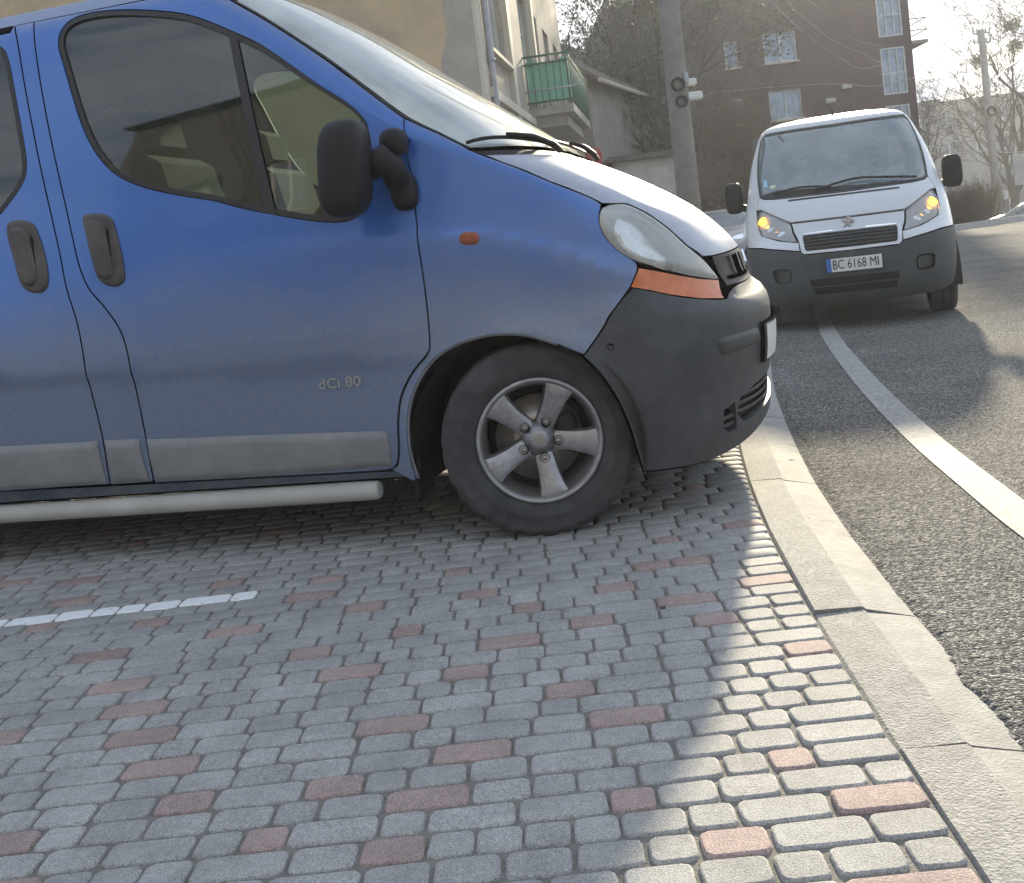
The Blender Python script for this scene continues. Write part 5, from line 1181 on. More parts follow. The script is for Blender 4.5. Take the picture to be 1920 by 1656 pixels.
def brick_mat():
    m, nt, b = new_mat('red_brick'); N, L = nt.nodes, nt.links
    tc = N.new('ShaderNodeTexCoord'); mp = N.new('ShaderNodeMapping'); mp.inputs['Rotation'].default_value = (R(90),0,0); L.new(tc.outputs['Object'], mp.inputs[0])
    bt = N.new('ShaderNodeTexBrick'); bt.inputs['Scale'].default_value = 1.0; bt.inputs['Brick Width'].default_value = .26; bt.inputs['Row Height'].default_value = .077; bt.inputs['Mortar Size'].default_value = .006
    bt.inputs['Color1'].default_value = (.098,.047,.046,1); bt.inputs['Color2'].default_value = (.068,.036,.038,1); bt.inputs['Mortar'].default_value = (.12,.10,.09,1)
    L.new(mp.outputs[0], bt.inputs['Vector'])
    n = N.new('ShaderNodeTexNoise'); n.inputs['Scale'].default_value = .5; n.inputs['Detail'].default_value = 6; L.new(tc.outputs['Object'], n.inputs['Vector'])
    r = N.new('ShaderNodeMapRange'); r.inputs[1].default_value = .3; r.inputs[2].default_value = .7; r.inputs[3].default_value = .75; r.inputs[4].default_value = 1.2; L.new(n.outputs['Fac'], r.inputs[0])
    mm = N.new('ShaderNodeMix'); mm.data_type = 'RGBA'; mm.blend_type = 'MULTIPLY'; mm.inputs[0].default_value = 1; L.new(bt.outputs[0], mm.inputs[6]); L.new(r.outputs[0], mm.inputs[7]); L.new(mm.outputs[2], b.inputs['Base Color'])
    b.inputs['Roughness'].default_value = .85
    return m
M_BRICK = brick_mat()

# ---- old plastered house with the green balcony (its street front runs away to the right)
FA = R(9.9); d_f = Vector((math.sin(FA), math.cos(FA), 0)); n_f = Vector((math.cos(FA), -math.sin(FA), 0))
house = thing('old_house', 'old yellow and grey plastered house with drainpipe and green balcony behind the blue van', 'house', (-.03, 17.0, -.1))
HM = Matrix(((d_f.x, -n_f.x, 0, 0), (d_f.y, -n_f.y, 0, 0), (0, 0, 1, .1), (0, 0, 0, 1)))    # local: X along front, -Y towards the street
HH = 9.2; HL = 14.4
ops = [(.95,3.05,4.45,6.6),(3.75,5.0,1.0,2.5),(5.6,6.9,3.95,6.5),(5.7,6.8,.05,2.3),(7.7,8.8,4.6,6.5),(9.9,11.0,4.6,6.5),(12.1,13.2,4.6,6.5),(7.7,8.8,1.0,2.5),(9.9,11.0,1.0,2.5),(12.1,13.2,1.0,2.5),(1.2,2.8,1.0,2.6),(7.7,8.8,7.4,8.7),(1.2,2.8,7.3,8.7)]
w = MB(); wall_open(w, HL, 0, HH, ops, HM, .28, u0=.42); w.build('street_wall', M_PLASTG, house)
E_M = HM @ Matrix.Translation((0,9,0)) @ Matrix.Rotation(R(-90), 4, 'Z')
e = MB(); e.add([HM @ Vector(p) for p in ((0,9,0),(0,.0,0),(0,.0,HH),(0,9,HH))], [(0,1,2,3)]); e.add([HM @ Vector(p) for p in ((HL,0,0),(HL,9,0),(HL,9,HH),(HL,0,HH))], [(0,1,2,3)]); e.add([HM @ Vector(p) for p in ((HL,9,0),(0,9,0),(0,9,HH),(HL,9,HH))], [(0,1,2,3)])
e.add([HM @ Vector(p) for p in ((.42,.3,0),(HL,.3,0),(HL,.3,HH),(.42,.3,HH))], [(0,1,2,3)], 1)
e.build('end_wall', [M_PLASTER, M_UNDER], house)
q = MB(); q.box((.21,-.02,HH/2),(.42,.10,HH)); qo = q.build('corner_pilaster', M_STONE, house); qo.data.transform(HM)
q = MB(); q.add([(-.006,.0,0),(-.006,.55,0),(-.006,.62,HH*.45),(-.006,.45,HH*.5),(-.006,.6,HH),(-.006,0,HH)], [(5,4,3,2,1,0)]); qo = q.build('patched_render', M_PLASTG, house); qo.data.transform(HM)
for u, wd in ((3.35,.34),(7.25,.3)):
    q = MB(); q.box((u,-.05,HH/2),(wd,.12,HH)); qo = q.build('pilaster', M_STONE, house); qo.data.transform(HM)
q = MB(); q.box((HL/2+.2,-.06,3.62),(HL-.4,.14,.16)); qo = q.build('string_course', M_STONE, house); qo.data.transform(HM)
rf = MB(); rf.prism([(-.4,-.5,HH),(-.4,9.5,HH),(-.4,4.5,HH+2.6)], (HL+.8,0,0)); ro = rf.build('roof', M_ROOFT, house); ro.data.transform(HM)
for (a, b, c_, d) in ops:
    big = (b-a) > 1.5
    window(house, HM, a, b, c_, d, mull=(3,) if big else (1,), trans=.7, fm=M_WFRAME, gm=M_DGLASS, sill=.14 if c_ > .5 and c_ != 3.95 else 0, sm=M_STONE)
pp = MB(); pp.tube([HM @ Vector((.47,-.13,z)) for z in (0,3,6,HH-.1)], .065, 10); po = pp.build('downpipe', M_ZINC, house)
for z in (1.2,4.15,6.6): b_ = MB(); b_.tube([HM @ Vector((.47,-.13,z-.03)), HM @ Vector((.47,-.13,z+.03))], .085, 10); b_.build('pipe_clip', M_ZINC, po)
bar = MB(); bar.tube([HM @ Vector(p) for p in ((4.9,-.05,4.18),(4.9,-1.2,4.2))], .02, 6); bar.build('flag_bracket', M_ZINC, house)
# balcony: slab, rail, bars, sheet behind the bars
b0, b1, bz, bd_ = 5.45, 9.4, 3.92, .98
sl = MB(); sl.box(((b0+b1)/2,-bd_/2,bz-.09),(b1-b0,bd_,.18)); sl.box(((b0+b1)/2,-bd_/2+.05,bz-.30),(b1-b0-.3,bd_-.25,.26)); bal = sl.build('balcony', M_CONC, house); bal.data.transform(HM)
def rail(pts): t = MB(); t.tube([HM @ Vector(p) for p in pts], .025, 6); t.build('rail', M_GREENP, bal)
for z in (bz+1.08, bz+.92, bz+.10): rail([(b0,0,z),(b0,-bd_,z)]); rail([(b0,-bd_,z),(b1,-bd_,z)]); rail([(b1,-bd_,z),(b1,0,z)])
for k in range(7):
    t = MB(); y = -bd_*(k+.3)/6.6; t.tube([HM @ Vector((b0,y,bz)), HM @ Vector((b0,y,bz+1.08))], .011 if k < 6 else .024, 5); t.build('baluster', M_GREENP, bal)
for k in range(24):
    t = MB(); u = b0+(b1-b0)*k/23; t.tube([HM @ Vector((u,-bd_,bz)), HM @ Vector((u,-bd_,bz+1.08))], .011, 5); t.build('baluster', M_GREENP, bal)
gs = MB(); n = 16; vs = []
for i in range(n+1):
    y = -.06-(bd_-.10)*i/n; zt = bz+1.0+.05*math.sin(i*.9)-.12*math.exp(-((i-8)/2.4)**2); vs += [(b0+.05+.012*math.sin(i*1.7),y,bz+.12),(b0+.05+.02*math.sin(i*1.3),y,zt)]
gs.add(vs, [(2*i,2*i+1,2*i+3,2*i+2) for i in range(n)], 0, True); g2 = len(gs.v)
vs = []
for i in range(41):
    u = b0+.06+(b1-b0-.12)*i/40; vs += [(u,-bd_+.05+.012*math.sin(i*1.1),bz+.1),(u,-bd_+.05+.015*math.sin(i*.8),bz+1.02+.03*math.sin(i*.6))]
gs.add(vs, [(2*i,2*i+2,2*i+3,2*i+1) for i in range(40)], 0, True); so = gs.build('balcony_sheet', M_GREENS, bal); so.data.transform(HM)
cl = MB(); n = 9; vs = []
for i in range(n):
    for j in range(7):
        vs.append((.42*i/(n-1)-.21+.02*math.sin(j), .03*math.sin(i*1.9+j*.5)*(1-j/8), -.75*j/6+.04*math.cos(i*1.2)*(j/6)))
cl.add(vs, [(i*7+j, (i+1)*7+j, (i+1)*7+j+1, i*7+j+1) for i in range(n-1) for j in range(6)], 0, True)
rc = cl.build('red_cloth', M_RED, None, (2.55, 26.2, 3.25), (0,0,.25)); tag(rc, 'red cloth hanging low below the green balcony', 'cloth')
sm_ = rc.modifiers.new('thickness', 'SOLIDIFY'); sm_.thickness = .006

# ---- grey house beyond it
ga = math.atan2(4.0, 9.3); GH = thing('grey_house', 'dull grey house with dark pitched roof and two narrow windows beyond the balcony', 'house', (3.25, 32.5, -.2))
dg_ = Vector((math.sin(ga), math.cos(ga), 0)); ng = Vector((math.cos(ga), -math.sin(ga), 0))
GM = Matrix(((dg_.x, -ng.x, 0, 0), (dg_.y, -ng.y, 0, 0), (0, 0, 1, .2), (0, 0, 0, 1)))
gops = [(3.55,4.0,4.35,5.25),(4.55,5.0,4.35,5.25),(7.2,7.9,4.2,5.2),(1.2,2.2,1.0,2.2),(6.0,7.0,1.0,2.2)]
w = MB(); wall_open(w, 10.2, 0, 6.0, gops, GM, .25); w.add([GM @ Vector(p) for p in ((0,7,0),(0,0,0),(0,0,6),(0,3.5,8.6),(0,7,6))], [(0,1,2,3,4)]); w.add([GM @ Vector(p) for p in ((10.2,0,0),(10.2,7,0),(10.2,7,6),(10.2,3.5,8.6),(10.2,0,6))], [(0,1,2,3,4)]); w.add([GM @ Vector(p) for p in ((0,.27,0),(10.2,.27,0),(10.2,.27,6),(0,.27,6))], [(0,1,2,3)]); w.build('wall', M_GREYW, GH)
for t in gops: window(GH, GM, *t, mull=(), trans=None, fm=M_WBROWN, gm=M_DGLASS, sill=.08, sm=M_CONC)
for sg in (0, 1):
    r_ = MB(); pr = [(-.3,-.45,5.78),(10.5,-.45,5.78),(10.5,3.5,8.72),(-.3,3.5,8.72)] if sg == 0 else [(-.3,3.5,8.72),(10.5,3.5,8.72),(10.5,7.45,5.78),(-.3,7.45,5.78)]
    r_.prism(pr, (0,0,.14)); ro = r_.build('roof', M_ROOFT, GH); ro.data.transform(GM)
gt = MB(); gt.tube([GM @ Vector((-.3,-.5,5.82)), GM @ Vector((10.5,-.5,5.78))], .07, 8); gt.build('gutter', M_STONE, GH)
# ---- whitewashed outbuilding
OB = thing('outbuilding', 'low whitewashed outbuilding with flat roof in front of the grey house', 'shed', (3.55, 30.2, -.2))
OM = Matrix.Rotation(0, 4, 'Z'); o_ = MB(); wall_open(o_, 2.0, 0, 3.3, [(.5,1.1,.2,2.1)], OM, .2); o_.add([(2.0,0,0),(2.0,3,0),(2.0,3,3.3),(2.0,0,3.3)], [(0,1,2,3)]); o_.add([(0,3,0),(0,0,0),(0,0,3.3),(0,3,3.3)], [(0,1,2,3)]); o_.add([(.0,.22,0),(2,.22,0),(2,.22,3.3),(0,.22,3.3)], [(0,1,2,3)]); o_.build('wall', M_PALEW, OB)
r_ = MB(); r_.box((1.0,1.4,3.38),(2.4,3.4,.16)); r_.build('roof', M_ROOFT, OB)
dr = MB(); dr.box((.8,.1,1.15),(.58,.06,1.86)); dr.build('door', M_WBROWN, OB)

# ---- red-brick apartment block
RB = thing('brick_apartment_block', 'dark red brick apartment block with pale-framed windows behind the white van', 'apartment block', (5.7, 45.0, -.2))
RM = Matrix.Identity(4); BH = 10.95; BW = 12.95
cols = [(1.3,2.7),(4.85,5.4),(6.55,7.97)]
rops = []
for k in range(5):
    zb = 2.82+2.48*k-2.48
    for ci, (a, b) in enumerate(cols):
        if zb+1.26 < BH-.4 and zb > .2: rops.append((a, b, zb, zb+(1.27 if b-a > 1 else 1.12)))
rops_l = [(11.55,12.6,.6+2.48*k+.25,.6+2.48*k+2.25) for k in range(1,5)]
w = MB(); wall_open(w, BW, 0, BH, rops+rops_l, RM, .3); w.add([(BW,0,0),(BW,12,0),(BW,12,BH),(BW,0,BH)], [(0,1,2,3)]); w.add([(0,12,0),(0,0,0),(0,0,BH),(0,12,BH)], [(0,1,2,3)]); w.add([(BW,12,0),(0,12,0),(0,12,BH),(BW,12,BH)], [(0,1,2,3)]); w.add([(0,.32,0),(BW,.32,0),(BW,.32,BH),(0,.32,BH)], [(0,1,2,3)], 1); w.build('wall', [M_BRICK, M_UNDER], RB)
for t in rops: window(RB, RM, *t, inset_=.10, fw=.07, mull=(1,) if t[1]-t[0] > 1 else (), fm=M_WFRAME, gm=M_SKYGL, sill=.10, sm=M_STONE)
for t in rops_l: window(RB, RM, *t, inset_=.02, fw=.06, mull=(2,), trans=.45, fm=M_WFRAME, gm=M_SKYGL)
pr = MB(); pr.box((BW/2,6,BH+.12),(BW+.3,12.3,.3)); pr.build('parapet', M_CONC, RB)
for k in (3,):
    zb = .55+2.48*k; s_ = MB(); s_.box((BW+.45,1.6,zb),(.9,2.4,.14)); bo = s_.build('side_balcony', M_CONC, RB)
    for z in (.5,1.0):
        t = MB(); t.tube([(BW,.4,zb+z),(BW+.88,.4,zb+z),(BW+.88,2.8,zb+z),(BW,2.8,zb+z)], .025, 5); t.build('rail', M_ZINC, bo)
    for q_ in range(5):
        t = MB(); t.tube([(BW+.18*q_+.1,.4,zb+.07),(BW+.18*q_+.1,.4,zb+1.0)], .012, 4); t.build('baluster', M_ZINC, bo)
# floodlight bracket and box on the facade
for px_, pz in ((9.9,6.35),(9.15,5.85)):
    t = MB(); t.box((px_,-.16,pz),(.42,.3,.2), bev=.03); t.build('wall_lamp', M_PALEW, RB)

# ---- long pale block in the distance
FB = thing('distant_apartment_block', 'long pale grey apartment block in the far distance on the right', 'apartment block', (35.0, 95.0, -3.0))
FBW, FBH = 34.0, 12.6; fops = []
for i in range(13):
    for k in range(4): fops.append((1.2+2.55*i, 2.6+2.55*i, 1.6+2.8*k, 3.1+2.8*k))
w = MB(); wall_open(w, FBW, 0, FBH, fops, RM, .25); w.add([(0,10,0),(0,0,0),(0,0,FBH),(0,10,FBH)], [(0,1,2,3)]); w.add([(0,.3,0),(FBW,.3,0),(FBW,.3,FBH),(0,.3,FBH)], [(0,1,2,3)]); w.add([(0,0,FBH),(FBW,0,FBH),(FBW,10,FBH),(0,10,FBH)], [(0,1,2,3)]); w.build('wall', pm('far_panel_wall', (.24,.225,.205), .9, var=.15, vscale=.4), FB)
for t in fops:
    f = MB(); a, b, c_, d = t; f.box(((a+b)/2,.16,(c_+d)/2),(b-a,.05,d-c_)); fo_ = f.build('window', M_DGLASS, FB)
    m_ = MB(); m_.box(((a+b)/2,.12,(c_+d)/2),(.09,.06,d-c_)); m_.build('mullion', M_WFRAME, fo_)
t = MB(); t.box((6.6,3,FBH+.15),(1.6,2,.5)); t.build('roof_housing', M_CONC, FB)

# ================================================================== trees and shrubs
M_BARK = pm('bark', (.034,.029,.025), .95, var=.35, vscale=6, bump=.6, bscale=30)
M_BARKL = pm('bark_pale', (.15,.12,.09), .95, var=.3, vscale=6, bump=.6, bscale=30)
M_DRY = pm('dry_leaf', (.085,.060,.038), .8, var=.45, vscale=1.2)
M_IVY = pm('ivy_leaf', (.034,.044,.018), .6, var=.45, vscale=1.2)
M_TWIG = pm('dry_twig', (.11,.082,.055), .95, var=.4, vscale=2)
M_MIST = pm('mistletoe', (.12,.13,.05), .8, var=.4, vscale=8)
def grow(rg, base, height, r0, lean=(0,0), depth=5, spread=.75, first=.28, up=.25, n_lim=5, thin=.008):
    """bare tree: returns (trunk MB, branch MB, tip list)"""
    tr, br, tips = MB(), MB(), []
    def limb(p, d, L, r, lv):
        k = 5 if lv < 2 else 4 if lv < 4 else 3; pts = [p.copy()]; dd = d.copy(); q = p.copy()
        for i in range(k):
            dd = (dd + Vector((rg.gauss(0,.16), rg.gauss(0,.16), rg.gauss(0,.08)+up*.22))).normalized(); q = q+dd*(L/k); pts.append(q.copy())
        rs = [max(thin*.6, r*(1-.62*i/k)) for i in range(k+1)]
        (tr if lv == 0 else br).tube(pts, rs, 8 if lv == 0 else 5 if lv < 3 else 3, cap=False)
        if lv >= depth: tips.append(pts[-1]); return
        nb = rg.choice((2,3,3)) if lv > 0 else n_lim
        for j in range(nb):
            f = 1.0 if j == 0 else rg.uniform(.35,.95) if lv > 0 else rg.uniform(first,.98)
            x = f*k; i = min(int(x), k-1); s0 = pts[i].lerp(pts[i+1], x-i)
            az = rg.uniform(0,2*PI); dv = (pts[i+1]-pts[i]).normalized(); o1 = dv.orthogonal().normalized(); o2 = dv.cross(o1)
            ang = rg.uniform(.25,.5) if j == 0 else rg.uniform(.5,1.0)*spread*1.2
            nd = (dv*math.cos(ang)+(o1*math.cos(az)+o2*math.sin(az))*math.sin(ang)).normalized()
            limb(s0, nd, L*rg.uniform(.58,.80)*(.9 if lv else .72), max(thin, r*(.62 if j == 0 else .48)*(1-.35*f)), lv+1)
    limb(Vector(base), Vector((lean[0], lean[1], 1)).normalized(), height*.5, r0, 0)
    return tr, br, tips
def leaf_cloud(rg, centres, n, size, radius):
    mb = MB(); vs = []; fs = []
    for _ in range(n):
        c0 = rg.choice(centres); v = Vector((rg.gauss(0,1), rg.gauss(0,1), rg.gauss(0,1))); c_ = Vector(c0)+v*radius*.5
        a = Vector((rg.gauss(0,1), rg.gauss(0,1), rg.gauss(0,1))).normalized(); b = a.orthogonal().normalized(); s_ = size*rg.uniform(.6,1.4)
        k = len(vs); vs += [c_+a*s_, c_+b*s_*.6, c_-a*s_*.8, c_-b*s_*.6]; fs.append((k, k+1, k+2, k+3))
    mb.add(vs, fs); return mb
def tree(name, label, loc, height, r0, seed, mat=None, ivy=0, ivy_c=None, mist=(), group=None, **kw):
    rg = random.Random(seed); t = thing(name, label, 'tree', loc, 0, group)
    a, b, tips = grow(rg, (0,0,-.1), height, r0, **kw); a.build('trunk', mat or M_BARK, t); b.build('crown', mat or M_BARK, t)
    if ivy:
        cs = [Vector(v) for v in b.v[::37]] if ivy_c is None else [Vector(v) for v in ivy_c]
        leaf_cloud(rg, cs, ivy, .075, .5).build('ivy', M_IVY, t)
    for m_ in mist:
        bl = MB(); leaf_cloud(rg, [Vector(m_)], 500, .09, .42); mm_ = leaf_cloud(rg, [Vector(m_)], 420, .08, .40); tag(mm_.build('mistletoe', M_MIST, t), kind='stuff')
    return t
tree('bare_tree', 'bare leafless tree rising behind the green balcony', (3.2,38.5,-.2), 15, .24, 4, depth=6, spread=.8, lean=(.06,0), n_lim=6, first=.35)
tree('ivy_tree', 'tall tree thick with ivy left of the concrete pole', (5.5,36.0,-.2), 13, .28, 8, ivy=12000, depth=6, n_lim=8, first=.2, spread=.8)
tree('ivy_tree', 'ivy-grown tree right behind the concrete pole', (6.9,37.2,-.2), 12.0, .26, 15, ivy=6000, depth=6, n_lim=7, first=.2, spread=.75)
def shrub(name, label, loc, h, w, seed, n=260, mat=M_TWIG, leaves=0, group=None):
    rg = random.Random(seed); t = thing(name, label, 'shrub', loc, 0, group); mb = MB()
    for i in range(n):
        az = rg.uniform(0,2*PI); r = abs(rg.gauss(0,.25))*w; b = Vector((r*math.cos(az), r*math.sin(az), 0)); L = h*rg.uniform(.55,1.05); out = rg.uniform(.1,.55)*w*.8; pts = [b]
        for k in range(1,5): f = k/4; pts.append(b+Vector((math.cos(az)*out*f**1.3+rg.gauss(0,.05), math.sin(az)*out*f**1.3+rg.gauss(0,.05), L*f*(1-.12*f))))
        mb.tube(pts, [.014,.011,.008,.006,.003], 3, cap=False)
        for q_ in range(3):
            k = rg.choice((2,3)); p = pts[k]; dv = Vector((rg.gauss(0,.3), rg.gauss(0,.3), rg.uniform(.1,.5)))*h*.25; mb.tube([p, p+dv*.6, p+dv], [.006,.004,.002], 3, cap=False)
    mb.build('stems', mat, t)
    if leaves: leaf_cloud(rg, [(rg.gauss(0,.3)*w, rg.gauss(0,.3)*w, rg.uniform(.1,.9)*h) for _ in range(60)], leaves, .06, .3).build('foliage', M_DRY, t)
    return t
shrub('tall_shrub', 'tall brown twiggy thicket between the pole and the white van', (8.3,35.5,-.2), 6.2, 2.2, 31, 650, leaves=6000, group=None)
shrub('tall_shrub', 'lower brown thicket just left of the white van roof', (10.2,37.5,-.2), 4.6, 2.0, 32, 520, leaves=4500)
shrub('tall_shrub', 'brown thicket at the foot of the concrete pole', (6.6,33.0,-.2), 3.6, 1.8, 33, 420, leaves=3000)
shrub('round_bush', 'rounded brown leafless bush beside the far kerb', (14.9,32.9,-.45), 2.0, 1.5, 35, 620)
shrub('low_bush', 'low dark bush behind the white van mirror', (13.2,33.4,-.4), 1.5, 1.3, 36, 380, leaves=600)
tree('bare_tree', 'bare spreading tree with mistletoe balls right of the lamp pole', (27.6,55,-1.3), 15, .26, 51, depth=6, n_lim=10, first=.25, thin=.016, mist=((.6,0,10.8),(.75,.2,9.7),(-1.2,.3,9.2)))
tree('bare_tree', 'thin bare tree before the distant block left of the lamp pole', (24.3,58,-1.3), 9.5, .16, 52, depth=6, n_lim=8, thin=.014)
tree('bare_tree', 'dark bare tree at the right edge over the parked cars', (30.2,60,-1.3), 12, .22, 53, depth=6, n_lim=10, first=.2, thin=.016)
tree('bare_tree', 'small bare tree between the brick block and the distant block', (20.9,62,-1.3), 8.5, .14, 54, depth=6, n_lim=7, thin=.012)
shrub('hedge_bush', 'dark hedge bush under the lamp pole', (19.6,50,-1.25), 2.6, 2.4, 61, 300, leaves=2600)
shrub('hedge_bush', 'dark hedge bush behind the round brown bush', (17.0,47,-1.25), 3.0, 2.4, 62, 300, leaves=2600)
shrub('hedge_bush', 'dark hedge bush right of the lamp pole', (24.0,52,-1.25), 3.2, 2.6, 63, 300, leaves=2200)

# ================================================================== poles, wires, sign
def torus(c, R0, r_, axis='Y', n=20, m=6):
    pts = []
    for k in range(n+1):
        t = 2*PI*k/n; pts.append((c[0]+R0*math.cos(t), c[1], c[2]+R0*math.sin(t)) if axis == 'Y' else (c[0]+R0*math.cos(t), c[1]+R0*math.sin(t), c[2]))
    mb = MB(); mb.tube(pts, r_, m, cap=False); return mb
lp = thing('concrete_pole', 'tall concrete utility pole with white camera box and coiled cable', 'utility pole', (2.6,14.0,-.05))
m_ = MB(); m_.tube([(-.02,0,0),(-.005,0,3),(.0,0,6),(.0,0,9.2)], [.165,.145,.125,.10], 14); m_.build('shaft', pm('pole_concrete', (.19,.18,.17), .9, var=.25, vscale=4, bump=.4, bscale=40), lp)
torus((-.02,-.17,2.93), .080, .020).build('cable_coil', M_BLACK, lp); torus((.0,-.17,2.70), .066, .020).build('cable_coil', M_BLACK, lp)
m_ = MB(); m_.box((.16,-.08,2.95),(.16,.12,.09), bev=.015); m_.build('camera_box', M_WFRAME, lp)
m_ = MB(); m_.box((.10,-.10,3.0),(.06,.14,.16), bev=.01); m_.build('bracket', M_ZINC, lp)
m_ = MB(); m_.box((.20,-.10,2.76),(.20,.12,.11), bev=.02); m_.build('junction_box', M_WFRAME, lp)
rp_ = thing('lamp_pole', 'thin pole with insulators and a street lamp arm above the parked cars', 'utility pole', (21.75,45.0,-1.2))
m_ = MB(); m_.tube([(0,0,0),(-.03,0,4.5),(-.06,0,9.1)], [.20,.17,.13], 10); m_.build('shaft', M_CONC, rp_)
m_ = MB(); m_.tube([(-.04,0,6.75),(.45,0,6.95),(.85,0,7.25)], .035, 6); ao = m_.build('lamp_arm', M_ZINC, rp_)
m_ = MB(); m_.box((1.05,0,7.38),(.5,.16,.10), Matrix.Rotation(R(-25),3,'Y'), bev=.03); m_.build('lamp_head', M_WFRAME, ao)
for z in (8.95,8.55):
    m_ = MB(); m_.tube([(-.42,0,z),(.32,0,z)], .03, 5); co = m_.build('crossarm', M_ZINC, rp_)
    for x in (-.40,-.22,.14,.30):
        i_ = MB(); i_.tube([(x,0,z),(x,0,z+.10),(x,0,z+.2)], [.025,.05,.04], 7); i_.build('insulator', M_WFRAME, co)
torus((0,-.2,5.55), .18, .05).build('cable_coil', M_BLACK, rp_)
m_ = MB(); m_.box((.32,-.05,1.9),(.22,.2,.42), bev=.02); m_.build('meter_box', M_WFRAME, rp_)
M_CABLE = pm('cable', (.30,.29,.27), .4, var=.2)
def cable(pts, label, r_=.016):
    mb = MB(); mb.tube(cr(pts, 8), r_, 5); tag(mb.build('overhead_cable', M_CABLE), label, 'cable', 'overhead cables')
cable([(2.6,14,8.9),(9.2,30,9.6),(11.92,40,9.15),(13.63,40.4,7.53),(15.01,41,6.91),(16.4,43,6.81),(17.9,44.9,7.4)], 'sagging cable crossing the brick block up to its right corner', .018)
cable([(2.6,14,8.6),(9.0,30,9.5),(11.35,40,9.22),(12.91,40.4,7.61),(14.27,41,6.74),(15.42,42.5,6.55),(17.2,44.9,6.9)], 'lower sagging cable beside the first across the brick block', .018)
cable([(12.77,40,9.05),(14.41,41.4,8.08),(15.38,42.6,7.74),(17.3,44.9,7.7)], 'short cable high on the brick block', .014)
cable([(9.6,44.7,6.6),(12.93,43,6.25),(14.89,43,6.07),(16.4,44,5.95),(18.6,44.9,6.2)], 'near level cable across the middle of the brick block', .014)
cable([(18.6,44.9,9.1),(19.15,45,8.46),(20.15,45,7.42),(21.3,45,6.43),(21.68,45,6.3)], 'cable dropping through the sky to the lamp pole', .016)
cable([(18.65,46,5.9),(19.91,45.5,6.05),(21.68,45,6.35)], 'short cable from the brick block to the lamp pole', .014)
cable([(16.2,40,3.1),(17.51,40,2.80),(18.88,40,2.52),(20.38,40,2.30),(23,40,2.4)], 'pale low cable behind the white van mirror', .016)
sg = thing('signboard', 'white blank signboard on a post at the right edge', 'sign', (13.35,26.0,RZ))
m_ = MB(); m_.box((0,0,1.44),(.62,.04,.78), bev=.008); m_.build('panel', M_PALEW, sg); m_ = MB(); m_.tube([(0,.05,-.2),(0,.05,1.8)], .035, 8); m_.build('post', M_ZINC, sg)

